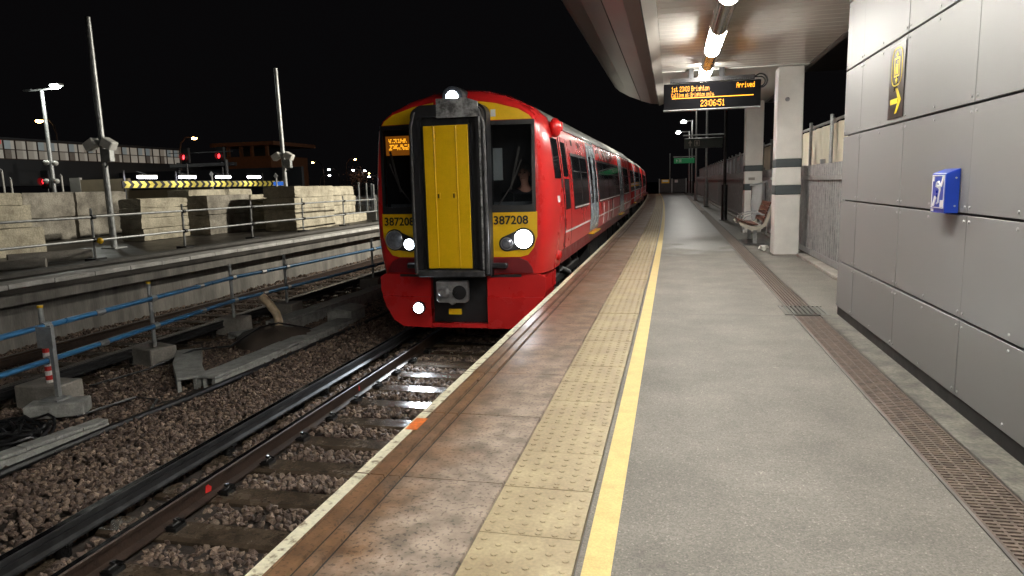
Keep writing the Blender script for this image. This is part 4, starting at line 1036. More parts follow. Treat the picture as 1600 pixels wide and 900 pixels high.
def slat(p, q, nm):
    (x0,z0),(x1,z1) = p, q; d = Vector((x1-x0,0,z1-z0)).normalized(); nn = Vector((-d.z,0,d.x))
    # a slat with a row of holes: short tiles joined by rails
    mb = MB(); n = 14
    for s_ in (0,1):
        a = Vector((x0,0,z0))+d*((x1-x0)**2+(z1-z0)**2)**.5*(0.0 if s_ == 0 else .68); b = a+d*((x1-x0)**2+(z1-z0)**2)**.5*.32
        mb.add([(a.x,BY0,a.z),(b.x,BY0,b.z),(b.x,BY1,b.z),(a.x,BY1,a.z)]+[(v.x+nn.x*.02,yv,v.z+nn.z*.02) for v,yv in ((a,BY0),(b,BY0),(b,BY1),(a,BY1))],
               [(0,3,2,1),(4,5,6,7),(0,1,5,4),(1,2,6,5),(2,3,7,6),(3,0,4,7)])
    for k in range(n):
        y0_, y1_ = BY0+(BY1-BY0)*(k+.12)/n, BY0+(BY1-BY0)*(k+.78)/n
        a, b = Vector((x0,0,z0)), Vector((x1,0,z1))
        mb.add([(a.x,y0_,a.z),(b.x,y0_,b.z),(b.x,y1_,b.z),(a.x,y1_,a.z)]+[(v.x+nn.x*.017,yv,v.z+nn.z*.017) for v,yv in ((a,y0_),(b,y0_),(b,y1_),(a,y1_))],
               [(0,3,2,1),(4,5,6,7),(0,1,5,4),(1,2,6,5),(2,3,7,6),(3,0,4,7)])
    mb.build('slat', 'wood', bn)
for p, q in (((1.475,.515),(1.59,.475)),((1.605,.468),(1.72,.432)),((1.735,.43),(1.85,.428)),((1.955,.50),(1.995,.60)),((2.0,.615),(2.035,.71)),((2.04,.725),(2.075,.815)),((2.08,.83),(2.115,.92))): slat(p, q, 'slat')
for yc in (BY0+.04,BY1-.05,(BY0+BY1)/2):
    MB().tube([(1.50,yc,.49),(1.58,yc,.60),(1.75,yc,.66),(1.92,yc,.66),(2.03,yc,.64)], .013, 8).build('armrest', 'steel', bn, smooth=True)
for yc in (BY0+.12,BY1-.12):
    Bx(1.76,1.84,yc-.03,yc+.03,.0,.41).build('leg', 'steel', bn)
    Bx(1.62,2.0,yc-.05,yc+.05,.0,.012).build('foot_plate', 'darksteel', bn)
Bx(1.77,1.83,BY0,BY1,.36,.40).build('cross_beam', 'steel', bn)
mat_ = Bx(1.55,2.12,15.75,17.3,.001,.006).build('floor_plate', 'darksteel'); tag(mat_, 'dark steel plate set in the platform under the bench', 'plate')
# ---- clear refuse sack on its hoop
rs = thing('refuse_sack_holder', 'clear plastic refuse sack hanging from a hoop behind the bench', 'bin', (2.08,18.4,0))
MB().tube([(1.93,18.2,1.28),(2.28,18.2,1.36),(2.30,18.6,1.36),(1.93,18.6,1.28),(1.93,18.2,1.28)], .018, 8).build('hoop', 'steel', rs, smooth=True)
MB().tube([(2.3,18.4,1.35),(2.34,18.4,.9),(2.32,18.4,.02)], .02, 8).build('stand', 'steel', rs, smooth=True)
V = []; Fc = []; n = 20
for i, (z, f_) in enumerate(((1.30,1),(1.1,.97),(.85,1.02),(.6,1.0),(.4,.82),(.36,.4))):
    for k in range(n):
        a = 2*PI*k/n; r_ = 1+.05*math.sin(5*a+i*1.3)+.03*math.sin(9*a+i); V.append((2.11+.17*f_*r_*math.cos(a), 18.4+.19*f_*r_*math.sin(a), z+.04*math.cos(a)*(1 if i == 0 else 0)))
for i in range(5):
    for k in range(n): Fc.append((i*n+k, i*n+(k+1)%n, (i+1)*n+(k+1)%n, (i+1)*n+k))
MB().add(V, Fc).build('sack', 'plastic', rs, smooth=True)
lt = MB(); 
for k in range(9):
    a = random.uniform(0,6); lt.obox((1.80+random.uniform(-.05,.05), 14.55+random.uniform(-.05,.05), .05+random.uniform(-.03,.05)), (.10,.07,.03), Matrix.Rotation(a,3,'Z') @ Matrix.Rotation(a*1.7,3,'X'))
tag(lt.build('plastic_bag', 'white', bevel=.01), 'crumpled white plastic bag on the ground beside the near white column', 'bag')
# ---- posts and hanging signs down the platform
def post(x, y, h, r, label, mat='steel', sleeve=True, grp='posts along the platform'):
    t = thing('platform_post', label, 'post', (x,y,0), grp)
    MB().tube([(x,y,0),(x,y,h)], r, 10).build('pole', mat, t, smooth=True)
    if sleeve: MB().tube([(x,y,.02),(x,y,1.25)], r*1.9, 12).build('sleeve', mat, t, smooth=True)
    Bx(x-r*3,x+r*3,y-r*3,y+r*3,-.001,.02).build('base_plate', 'darksteel', t)
    return t
pd = post(1.80, 25.6, 5.2, .055, 'dark pole carrying the unlit hanging sign beside the second column', 'darksteel')
hs = thing('hanging_sign', 'dark unlit hanging direction sign on the dark pole', 'sign', (1.05,25.6,2.55), 'hanging platform signs')
def hang(t, y, x0, x1, z0, z1, mat, sym_):
    Bx(x0,x1,y-.04,y+.04,z0,z1).build('board', mat, t, bevel=.01)
    MB().tube([(x0-.05,y,z1+.10),(x1+.1,y,z1+.10)], .025, 8).build('arm', 'steel', t, smooth=True)
    h = z1-z0; zc = (z0+z1)/2
    f = lambda p,q,tt: (x0+.2+p, tt, zc+q)
    MB().prism([(-.02,-h*.3),(.02,-h*.3),(.02,.0),(.07,.0),(0,h*.32),(-.07,0),(-.02,0)], f, y-.046, y-.042).build('arrow', sym_, t)
    ringpoly(.14,.32,-h*.3,h*.3,.02,.02,t,sym_,f,y-.046,y-.042)
    MB().prism([(.19,-h*.16),(.27,-h*.16),(.27,h*.16),(.19,h*.16)], f, y-.046, y-.042).build('symbol', sym_, t)
hang(hs, 25.6, .40, 1.70, 2.55, 2.90, 'darkgreen', 'trim')
hs2 = thing('hanging_sign', 'bright green hanging sign with white arrow further down the platform', 'sign', (.8,50.9,2.6), 'hanging platform signs')
hang(hs2, 50.9, .09, 1.5, 2.62, 2.98, M('lit_green',(.01,.25,.08),.4,var=.05,emit=(.01,.35,.12),es=.12), 'decal')
def lamp_on(t, x, yb, lx, lz, e=11500):
    MB().tube([(x,yb,lz+.05),(lx+.2,yb,lz+.05)], .035, 8).build('arm', 'steel', t, smooth=True)
    hd = Bx(lx-.28,lx+.28,yb-.2,yb+.2,lz,lz+.1).build('lamp_head', 'steel', t, bevel=.03)
    MB().dome((lx,yb-.02,lz), .26, (1,1,.55)).build('lens', 'cool', hd, smooth=True)
    # a floodlight thrown across the tracks and a weaker glow on the platform below
    for kind, en, aim in (('SPOT', e, (-14.0,-4.0,-5.6)), ('POINT', e*.022, None)):
        L_ = bpy.data.lights.new('lamp_light', kind); L_.energy = en; L_.shadow_soft_size = .25; L_.color = (1,.94,.80)
        lo = bpy.data.objects.new('lamp_light', L_); COL.objects.link(lo); lo.location = (lx, yb-.05, lz-.3)
        if aim:
            L_.spot_size = math.radians(88); L_.spot_blend = .9; lo.rotation_euler = Vector(aim).to_track_quat('-Z','Y').to_euler()
        lo.parent = t; lo.matrix_parent_inverse = Matrix.Translation(-WORLD_LOC(t))
lamp_on(pd, 1.8, 25.6, .95, 7.3)
MB().tube([(1.8,25.6,5.2),(1.8,25.6,7.4)], .05, 10).build('pole', 'darksteel', pd, smooth=True)
t_ = post(1.76, 38.5, 7.4, .06, 'grey pole with a camera bracket before the bright green sign'); lamp_on(t_, 1.76, 38.5, .95, 7.3)
t_ = post(1.62, 51.0, 7.4, .06, 'grey pole holding the bright green hanging sign'); lamp_on(t_, 1.62, 51.0, .9, 7.3)
for i, (px_, py_, yb, lab, lamp) in enumerate(((1081,306,65.4,'lamp post with upper of two white lamps at the platform end',(1068,190)),(1075,302,76.0,'lamp post with lower white lamp at the platform end',(1060,207)))):
    x = 1.72; lp = at(*lamp, Y=yb)
    t = thing('lamp_post', lab, 'lamp post', (x,yb,0), 'platform lamp posts')
    MB().tube([(x,yb,0),(x,yb,lp.z+.1)], .06, 10).build('pole', 'steel', t, smooth=True)
    lamp_on(t, x, yb, lp.x, lp.z, 4000)
post(-.3, 84.5, 4.6, .07, 'pole with small camera standing beyond the platform end', sleeve=False)
ge = thing('end_gate', 'platform end gate with a yellow notice between dark posts', 'gate', (0,80.5,0))
for x in (-1.45,-.05,1.5): Bx(x-.05,x+.05,80.45,80.55,0,1.65).build('post', 'steel', ge)
for x0, x1 in ((-1.4,-.1),(0,1.45)):
    Bx(x0,x1,80.48,80.52,.1,1.58).build('gate_panel', 'darksteel', ge)
Bx(-1.2,-.35,80.44,80.475,1.15,1.55).build('notice', 'yellow', ge); Bx(-1.1,-.45,80.43,80.438,1.3,1.5).build('notice_text', 'decal', ge); Bx(.25,.6,80.44,80.475,1.2,1.5).build('notice', 'tape_w', ge)

# ================================================================ BETWEEN THE TRACKS
def trough(path, w, h, label, z=-1.12, lid=.46, mat='trough'):
    P = [Vector(p) for p in path]
    t = thing('cable_trough', label, 'trough', (P[0].x,P[0].y,z))
    for a, b in zip(P[:-1], P[1:]):
        d = (b-a); L = d.length; d.normalize(); n = max(1, round(L/lid)); rz = math.atan2(d.y, d.x)
        R = Matrix.Rotation(rz, 3, 'Z')
        for i in range(n):
            c = a+d*(L*(i+.5)/n)
            MB().obox((c.x,c.y,z+h+random.uniform(-.006,.008)), (L/n-.008, w, .035), R @ Matrix.Rotation(random.uniform(-.02,.02),3,'Y')).build('lid', mat, t, bevel=.005)
        nn = Vector((-d.y,d.x,0))
        for s in (-1,1):
            MB().bar(a+nn*s*(w/2-.025)+Vector((0,0,z+h/2-.01)), b+nn*s*(w/2-.025)+Vector((0,0,z+h/2-.01)), .045, h-.03).build('side_wall', mat, t)
    return t
trough([(-6.35,4.3,0),(-6.08,6.05,0)], .16, .13, 'short pale concrete trough lying by the black cable at the lower left', lid=.3)
trough([(-7.25,8.95,0),(-6.75,8.25,0),(-6.12,7.55,0)], .36, .17, 'grey cable trough angling towards the blue handrail, open ended')
trough([(-5.98,7.6,0),(-5.93,9.6,0),(-5.95,11.6,0)], .34, .17, 'long straight cable trough with pale lids beside the running line')
trough([(-7.0,10.9,0),(-6.95,13.4,0),(-6.75,16.5,0),(-6.5,21,0)], .36, .22, 'far cable trough running on towards the train')
trough([(-7.45,10.3,0),(-7.0,11.0,0)], .42, .10, 'flat pale slab laid beside the bent clay duct', lid=.8)
jb = thing('junction_box', 'grey concrete cable junction box at the end of the straight trough', 'box', (-6.1,11.75,-1.1))
MB().prism([(-6.35,-1.12),(-6.35,-.86),(-6.2,-.80),(-5.85,-.84),(-5.85,-1.12)], lambda p,q,t: (p,t,q), 11.65, 12.25).build('case', 'trough', jb, bevel=.012)
MB().prism([(-6.37,-.855),(-6.2,-.785),(-5.83,-.83),(-5.83,-.815),(-6.2,-.77),(-6.37,-.84)], lambda p,q,t: (p,t,q), 11.62, 12.28).build('lid', 'trough', jb)
V = []; Fc = []; n = 20
for i in range(7):
    a = PI/2*i/6
    for k in range(n):
        t_ = 2*PI*k/n; r_ = 1+.12*math.sin(3*t_)+.06*math.sin(7*t_+i); V.append((-6.55+.75*math.cos(a)*math.cos(t_)*r_, 10.15+.55*math.cos(a)*math.sin(t_)*r_, -1.12+.30*math.sin(a)+.02*math.sin(k*2.1+i)))
for i in range(6):
    for k in range(n): Fc.append((i*n+k, i*n+(k+1)%n, (i+1)*n+(k+1)%n, (i+1)*n+k))
tag(MB().add(V, Fc).build('earth_mound', 'mud', smooth=True), 'low dark brown mound between the cable troughs', 'mound')
dk = MB().tube([at(437,512,Y=10.9)+Vector((0,0,-.12)), at(436,503,Y=10.9), at(432,490,Y=10.9), at(421,475,Y=10.9), at(409,463,Y=10.9)], .075, 12).build('bent_duct', 'duct', smooth=True)
tag(dk, 'bent buff coloured duct pipe sticking up from the ground', 'pipe')
# black cables
c1 = MB().tube([(-6.3,3.6,-1.05),(-6.0,4.7,-1.055),(-5.93,5.95,-1.05),(-5.80,7.1,-1.05),(-5.70,9.1,-1.05),(-5.62,12,-1.05),(-5.5,18,-1.05),(-5.5,28,-1.05)], .04, 8).build('cable', 'cable', smooth=True)
tag(c1, 'thick black cable running along the ballast beside the troughs', 'cable')
c2 = MB().tube([(-6.7,6.3,-1.07),(-6.5,7.0,-1.05),(-6.2,7.0,-1.07),(-5.95,6.6,-1.05),(-5.82,6.9,-1.05)], .016, 6).build('cable', 'cable', smooth=True)
tag(c2, 'thin black cable looping from the slab to the thick cable', 'cable')
c3 = MB().tube([(-7.6,7.4,-1.07),(-7.4,8.2,-1.06),(-7.05,8.8,-.90),(-6.85,9.4,-.98),(-6.7,10.0,-.80),(-6.6,10.4,-.80),(-6.1,11.0,-1.05)], .016, 6).build('cable', 'cable', smooth=True)
tag(c3, 'thin black cable crossing the open trough and the mound', 'cable')
cc = MB()
for k in range(16):
    cx, cy = -6.95+random.uniform(-.22,.22), 5.55+random.uniform(-.35,.4); r_ = random.uniform(.2,.42)
    cc.tube([(cx+r_*math.cos(a)*1.1, cy+r_*math.sin(a), -1.06+.07*random.random()+.05*math.sin(3*a+k)) for a in [2*PI*q/16+k for q in range(17)]], .017, 5)
tag(cc.build('cable_coil', 'cable', smooth=True), 'tangled heap of black cable at the left edge beside the blocks', 'cable')
# ---- blue scaffold handrail
bh = thing('blue_handrail', 'blue scaffold tube handrail on steel posts between the two tracks', 'handrail', (-7.6,9,-1.1))
posts = [(-7.42,6.66),(-7.62,8.67),(-7.85,10.95),(-7.72,12.55),(-7.5,16.3),(-7.45,19.5)]
for z, mat in ((-.09,'bluepipe'),(-.51,'bluepipe')):
    ends = [(-7.05,2.8)]+posts+[(-7.4,23)]
    for a, b in zip(ends[:-1], ends[1:]):
        MB().tube([(a[0]+.055,a[1],z),(b[0]+.055,b[1],z)], .034, 10).build('tube', mat, bh, smooth=True)
    for x, y_ in posts: MB().tube([(x+.05,y_-.05,z),(x+.05,y_+.05,z)], .052, 8).build('coupler', 'steel', bh, smooth=True)
    for (x, y_) in ((-7.5,7.55),(-7.75,9.9),(-7.78,11.8)): MB().tube([(x+.055,y_-.07,z-.002),(x+.055,y_+.07,z-.002)], .044, 8).build('coupler', 'coupler', bh, smooth=True)
for i, (x, y_) in enumerate(posts):
    p = MB().tube([(x,y_,-1.0),(x,y_,.13)], .03, 10).build('post', 'steel', bh, smooth=True)
    MB().tube([(x,y_,.131),(x,y_,.16)], .034, 10).build('cap', 'yellow' if i < 2 else 'steel', p)
    if i == 0:
        zz = -.82; k = 0
        while zz < -.16:
            MB().tube([(x,y_,zz),(x,y_,zz+.055)], .037, 10).build('barrier_tape', 'tape_r' if k % 2 else 'tape_w', p); zz += .057; k += 1
labs = ['dark concrete footing block under the taped first handrail post','concrete footing block under the second handrail post','concrete footing block under the third handrail post','concrete footing block of the handrail beside the bent duct','concrete footing block of the handrail nearest the train','footing block of the handrail hidden close behind the train']
def footing(x, y_, w, l, h, rz, lab, mat='conc'):
    c = Vector((x,y_,-1.15+h/2)); R = Matrix.Rotation(rz,3,'Z')
    o = MB().obox(c, (w,l,h+.02), R).build('footing_block', mat, bevel=.015); tag(o, lab, 'block', 'handrail footing blocks'); return o
for i, ((x, y_), lab) in enumerate(zip(posts, labs)):
    if i < 5: footing(x-.04, y_+.02, .52 if i else .60, .42, .31 if i else .34, random.uniform(-.2,.2)-.15, lab, 'conc' if i != 0 else 'conc')
# ---- back of a trackside sign
ts = thing('trackside_sign', 'small sign seen from behind on a steel upright beside the taped post', 'sign', (-7.12,6.45,-1))
Bx(-7.10,-7.05,6.42,6.47,-.98,-.03).build('upright', 'steel', ts)
Bx(-7.24,-7.02,6.40,6.412,-.30,-.05).build('plate', 'steel', ts)
sb_ = MB().obox((-7.0,6.35,-1.0),(.62,.3,.16), Matrix.Rotation(.5,3,'Z')).build('footing_block', 'trough', bevel=.012); tag(sb_, 'pale concrete slab under the small trackside sign', 'block', 'handrail footing blocks')
Bx(-7.2,-6.95,6.3,6.5,-.918,-.895).build('base_plate', 'steel', ts)

# ================================================================ FAR PLATFORM: WORKS SITE
fz = .022
hr_ = thing('scaffold_handrail', 'grey scaffold handrail along the far platform edge', 'handrail', (-12.2,15,fz))
fposts = [9.6,12.45,15.3,18.25,21.2,24.2,27.2,30.2]
for i, y_ in enumerate(fposts):
    MB().tube([(-12.22,y_,fz),(-12.2,y_,1.18)], .028, 8).build('post', 'steel', hr_, smooth=True)
    Bx(-12.36,-12.06,y_-.16,y_+.16,fz,fz+.09).build('foot', 'black_rub', hr_, bevel=.01)
    for z in (1.0,.5): MB().tube([(-12.16,y_-.05,z),(-12.16,y_+.05,z)], .048, 8).build('coupler', 'darksteel', hr_, smooth=True)
for z in (1.0,.5):
    for a, b in zip([6.5]+fposts[1:-1:2], fposts[1:-1:2]+[36]): MB().tube([(-12.165,a+.01,z+random.uniform(-.012,.012)),(-12.165,b-.01,z+random.uniform(-.012,.012))], .026, 8).build('tube', 'steel', hr_, smooth=True)
    MB().tube([(-12.165,30,z),(-12.165,60,z)], .026, 8).build('tube', 'steel', hr_, smooth=True)
fl_ = MB().dome((-12.1,12.5,.48), .07, (1,1,1), 10, 8).build('yellow_float', 'yellow', smooth=True); tag(fl_, 'small yellow ball cap hanging on the far scaffold handrail', 'cap')
def rough_block(l, w, h, seed):
    r = random.Random(seed); bm = bmesh.new(); bmesh.ops.create_cube(bm, size=1.0)
    bmesh.ops.subdivide_edges(bm, edges=bm.edges[:], cuts=5, use_grid_fill=True)
    for v in bm.verts:
        c = v.co; e = sum(abs(abs(q)-.5) < 1e-4 for q in c)
        v.co = Vector((c.x*w, c.y*l, c.z*h))
        amp = .005 if e == 1 else .011 if e == 2 else .02
        for k in range(3): v.co[k] += r.uniform(-amp, amp) - (math.copysign(r.uniform(0,amp), v.co[k]) if e > 1 else 0)
    me = bpy.data.meshes.new('block'); bm.to_mesh(me); bm.free(); return me
def stackblock(x, y0, y1, z0, z1, w, lab, mat='block'):
    me = rough_block(y1-y0, w, z1-z0, hash(lab) % 9999 if False else int(abs(x*97+y0*31+z0*57)*10))
    o = link('concrete_block', me, mat, None, (x-w/2, (y0+y1)/2, (z0+z1)/2), random.uniform(-.012,.012)); tag(o, lab, 'block', 'concrete ballast blocks on the far platform')
OR = ['bottom','second','third','top']
def stack(x, y0, y1, zs, w, where, mats='block', trims=None):
    n = len(zs)-1
    for i in range(n):
        nm = {1:['only'],2:['bottom','top'],3:['bottom','middle','top'],4:OR}[n][i]
        tr_ = trims[i] if trims else (0,0)
        m_ = mats if isinstance(mats, str) else mats[i]
        stackblock(x+random.uniform(-.03,.03), y0+tr_[0], y1+tr_[1], zs[i]+.004, zs[i+1]-.004, w, f'{nm} concrete block {where}', m_)
stack(-15.65, 11.9, 14.45, [fz,.71,1.27,1.58], .8, 'of the stack at the left edge', 'block', [(0,0),(0,-.28),(0,-.5)])
stack(-19.85, 17.7, 19.6, [fz,.78,1.60], 1.0, 'left half of the wide stack behind the first pole', 'blockgrey')  # wide stack coloured darker so the front stack reads as brighter lit
stack(-19.85, 19.68, 21.9, [fz,.78,1.60], 1.0, 'right half of the wide stack behind the first pole', 'blockgrey')
stack(-15.75, 17.95, 20.05, [fz,.40,.72,1.03,1.33], .8, 'of the low stack right of the first pole')
stack(-15.3, 20.5, 22.9, [fz,.70,1.36], .8, 'of the smooth stack in the middle', 'blockgrey')
stack(-15.35, 23.0, 24.1, [fz,.36,.70,1.03,1.34], .8, 'of the narrow rough pile beside the smooth middle stack')
stack(-17.6, 22.5, 26.6, [fz,.8,1.58], .9, 'of the rear stack behind the middle')
stack(-12.95, 22.0, 24.9, [fz,.40,.80,1.20,1.60], 1.25, 'of the large stack near the train')
stack(-13.35, 25.0, 27.6, [fz,.40,.80,1.20,1.58], .9, 'of the farther stack next to the train', trims=[(0,1.1),(0,0),(0,.1),(0,-.05)])
pg_ = [((-13.6,11.6),(-12.75,12.9),.13,'grey pipe lying on the far platform at the left edge'),((-13.5,10.6),(-12.4,11.4),.10,'shorter pipe end lying in front of the grey pipe')]
for a, b, r_, lab in pg_: tag(MB().tube([(a[0],a[1],fz+r_),(b[0],b[1],fz+r_)], r_, 14).build('pipe', 'conc', smooth=True), lab, 'pipe', 'pipes on the far platform')
# ---- tall poles with camera and flood heads
def tallpole(x, y_, h, zc, lab, lean=0.0):
    t = thing('steel_mast', lab, 'mast', (x,y_,fz), 'tall galvanised masts')
    MB().tube([(x,y_,fz),(x-lean,y_,h)], .085, 12, r2=.07).build('pole', 'steel', t, smooth=True)
    Bx(x-.22,x+.22,y_-.22,y_+.22,fz,fz+.03).build('base_plate', 'steel', t)
    for s in (-1,1):
        MB().obox((x+s*.27,y_-.08,zc+.05),(.34,.26,.24), Matrix.Rotation(s*.5,3,'Y')).build('lamp_head', 'white', t, bevel=.02)
        MB().tube([(x,y_-.05,zc),(x+s*.2,y_-.08,zc+.1)], .03, 8).build('bracket', 'steel', t)
    Bx(x+.10,x+.36,y_-.2,y_-.02,zc-.42,zc-.08).build('control_box', 'steel', t, bevel=.015)
    MB().tube([(x+.09,y_-.09,zc-.1),(x+.2,y_-.14,zc-.5),(x+.10,y_-.10,zc-.55)], .025, 6).build('cable', 'cable', t, smooth=True)
tallpole(-14.85, 15.8, 6.06, 2.75, 'nearer tall galvanised mast with twin grey heads on the far platform', .03)
tallpole(-15.03, 25.0, 6.18, 2.75, 'farther tall galvanised mast behind the large block stack', .08)
# ---- floodlight mast
fmY = 35.0; b_ = at(85,296,Y=fmY); tp = at(65,142,Y=fmY); lp = at(88,135,Y=fmY)
fm_ = thing('floodlight_mast', 'tall lamp mast with one bright floodlight behind the block stacks', 'lamp post', (b_.x,fmY,fz))
MB().tube([(b_.x,fmY,fz),(tp.x,fmY,tp.z)], .15, 12, r2=.10).build('pole', 'steel', fm_, smooth=True)
MB().tube([(tp.x-.9,fmY,tp.z+.05),(lp.x,fmY,tp.z+.1)], .05, 8).build('arm', 'steel', fm_, smooth=True)
MB().obox((tp.x-.95,fmY,tp.z+.08),(.6,.3,.12)).build('lamp_head', 'darksteel', fm_, bevel=.03)
hd = MB().obox((lp.x,fmY,lp.z+.08),(.7,.4,.16)).build('lamp_head', 'steel', fm_, bevel=.03)
MB().dome((lp.x,fmY-.05,lp.z), .30, (1,.8,.5)).build('lens', 'cool', hd, smooth=True)
L_ = bpy.data.lights.new('flood', 'POINT'); L_.energy = 700; L_.shadow_soft_size = .3; L_.color = (.95,1,.9)
lo = bpy.data.objects.new('flood', L_); COL.objects.link(lo); lo.location = (lp.x+.1,fmY-.4,lp.z-.3); lo.parent = fm_; lo.matrix_parent_inverse = Matrix.Translation(-WORLD_LOC(fm_))
for px_, py_ in ((72,254),(86,255),(72,283),(88,283)):
    q = at(px_,py_,Y=fmY-.2); MB().dome(q, .16, (1.3,1,1), 10, 8).build('camera', 'white', fm_, smooth=True)
# ---- covered bridge far behind
br = thing('footbridge', 'long enclosed footbridge with pale lit panels in the dark distance', 'bridge', (-53,60,4))
BX = -53.0; bz0, bz1 = 4.62, 6.15
yy = 42.0; k = 0
Bx(BX-3,BX-.02,40,75,bz0-2.2,bz0).build('deck', 'navy', br)
paneA = M('lit_pane',(.5,.48,.44),.4,var=.1,scale=.6,emit=(1,.92,.8),es=.12); paneB = M('lit_pane_dim',(.4,.38,.35),.4,var=.15,scale=.6,emit=(1,.88,.74),es=.07); paneC = M('lit_pane_blue',(.35,.42,.45),.4,var=.15,scale=.6,emit=(.85,.95,1),es=.08); paneR = M('lit_pane_red',(.5,.1,.09),.4,emit=(1,.25,.2),es=.22)
paneD = M('pane_dark',(.12,.10,.09),.4,var=.2,emit=(1,.85,.7),es=.035)
while yy < 66.5:
    dz = (bz1-bz0)
    for j, (z0, z1) in enumerate(((bz0+.03,bz0+dz*.5-.03),(bz0+dz*.5+.03,bz1-.03))):
        Bx(BX-.03,BX,yy+.06,yy+.66,z0,z1).build('pane', random.choice([paneB,paneB,paneD,paneA]) if j == 0 else random.choice([paneA,paneC,paneC,paneB]), br)
        Bx(BX-.03,BX,yy+.66,yy+.98,z0,z1).build('pane', paneA if (k+j) % 4 else paneB, br)
    if k < 4: Bx(BX+.002,BX+.02,yy+.06,yy+.9,bz1-.35,bz1-.04).build('red_band', paneR, br)
    Bx(BX-.06,BX+.05,yy-.03,yy+.05,bz0,bz1).build('mullion', 'bridgeframe', br)
    yy += 1.04; k += 1
for z in (bz0,(bz0+bz1)/2,bz1): Bx(BX-.06,BX+.06,41,67.2,z-.035,z+.035).build('rail', 'bridgeframe', br)
Bx(BX-3,BX+.1,41,67.2,bz1+.04,bz1+.2).build('roof', 'navy', br)
# ---- chevron board under fluorescent lights
CX = -32.0
cb = thing('chevron_board', 'long yellow and black chevron board on posts', 'barrier', (CX,44,0))
Bx(CX-.08,CX-.01,35.2,53,1.84,2.28).build('backing', 'black', cb)
yy = 35.3
while yy < 52.7:
    MB().prism([(yy,1.86),(yy+.36,1.86),(yy+.58,2.06),(yy+.36,2.26),(yy,2.26),(yy+.22,2.06)], lambda p,q,t: (t,p,q), CX-.01, CX+.004).build('chevron', 'chevy', cb); yy += .66
for y_ in (35.5,40,45,50,53): Bx(CX-.16,CX-.09,y_-.06,y_+.06,.02,2.9).build('post', 'darksteel', cb)
for i, (pxx, ln) in enumerate(((230,29),(293,26),(349,22),(397,19))):
    yc = [37.0,41.5,46.3,51.2][i]; c = at(pxx, 276.5, X=CX+.6)
    yc = c.y
    f = thing('fluorescent_light', ['leftmost','second','third','rightmost'][i]+' bright fluorescent strip light above the chevron board', 'light', (CX+.6,yc,2.5), 'strip lights above the chevron board')
    Bx(CX+.52,CX+.68,yc-.8,yc+.8,c.z+.05,c.z+.13).build('housing', 'white', f)
    MB().tube([(CX+.6,yc-.75,c.z),(CX+.6,yc+.75,c.z)], .10, 10).build('tube', 'fluo', f, smooth=True)
    MB().tube([(CX-.1,yc,2.85),(CX+.6,yc,c.z+.14)], .03, 6).build('bracket', 'darksteel', f)
# ---- hoardings and low walls behind the site
for (xa, xb, yt, yb_, Yd, nm, mat, lab, cat) in (
    (125,200,280,300,37,'site_hoarding','hoardtan','tan timber hoarding between the chevron board and the mast','hoarding'),
    (200,330,296,306,34,'low_wall','hoardtan','low brown wall beneath the chevron board','wall'),
    (108,124,278,300,37.5,'site_cabin','trim','grey end of a site cabin beside the tan hoarding','cabin')):
    a, b = at(xa,yt,Y=Yd), at(xb,yt,Y=Yd)
    Bx(a.x,b.x,Yd,Yd+.2,.02,(a.z+b.z)/2).build(nm, mat); tag(bpy.context.scene.objects[nm], lab, cat)
bw = Bx(-60,-33.2,58,58.4,.02,3.6).build('boundary_wall', 'navy'); tag(bw, 'dark boundary wall behind the chevron board', 'wall')
# ---- signals
def signal(px_, py_, Yd, lab):
    c = at(px_,py_,Y=Yd); t = thing('railway_signal', lab, 'signal', (c.x,Yd,.02), 'red signals')
    Bx(c.x-.35,c.x+.35,Yd,Yd+.25,c.z-.45,c.z+.75).build('head', 'black', t, bevel=.05)
    MB().tube([(c.x,Yd-.02,c.z),(c.x,Yd-.06,c.z)], .20, 16).build('lens', 'redlamp', t, smooth=True)
    MB().tube([(c.x,Yd-.02,c.z+.02),(c.x,Yd-.35,c.z+.02)], .25, 16, cap=False).build('hood', 'black', t, smooth=True)
    MB().tube([(c.x,Yd+.15,.02),(c.x,Yd+.15,c.z)], .07, 8).build('post', 'darksteel', t)
signal(289,246,48,'left red signal on the gantry above the strip lights'); signal(344,244,50,'right red signal on the gantry above the strip lights'); signal(70.5,284,38,'small red signal low behind the wide block stack')
gt = thing('signal_gantry', 'dark signal gantry platform carrying two red signals', 'gantry', (-38,49,0))
a, b = at(265,254,Y=48), at(365,250,Y=50)
MB().bar((a.x,48.2,a.z-.3),(b.x,50.2,b.z-.3),1.2,.25).build('walkway', 'darksteel', gt)
MB().bar((a.x,48.0,a.z+.7),(b.x,50.0,b.z+.7),.06,.06).build('guard_rail', 'darksteel', gt)
for q in (a,b): MB().tube([(q.x,49,0),(q.x,49,q.z)], .15, 10).build('leg', 'darksteel', gt)
# ---- white diamond markers
for i, (px_, py_, bot, Yd, lab) in enumerate(((16,280,300,30,'white diamond marker post at the left edge'),(95,275,300,30,'white diamond marker post right of the lamp mast'),(2,267,300,30,'pale marker post cut by the left edge'),(330.5,272,300,46,'bright white diamond marker above the strip lights'),(431,275,290,40,'grey diamond marker beside the farther mast'))):
    c = at(px_,py_,Y=Yd); q = at(px_,bot,Y=Yd); t = thing('marker_post', lab, 'marker', (c.x,Yd,.02), 'diamond marker posts')
    r_ = 3.6*Yd/F_PX*(1.15 if i > 2 else .9)
    MB().prism([(-r_,0),(0,r_*1.2),(r_,0),(0,-r_*1.2)], lambda p,q_,tt,c=c: (c.x+p,tt,c.z+q_), Yd-.03, Yd).build('diamond', 'decal', t)
    MB().tube([(c.x,Yd+.03,.02),(c.x,Yd+.03,c.z)], .045, 8).build('post', 'white', t)
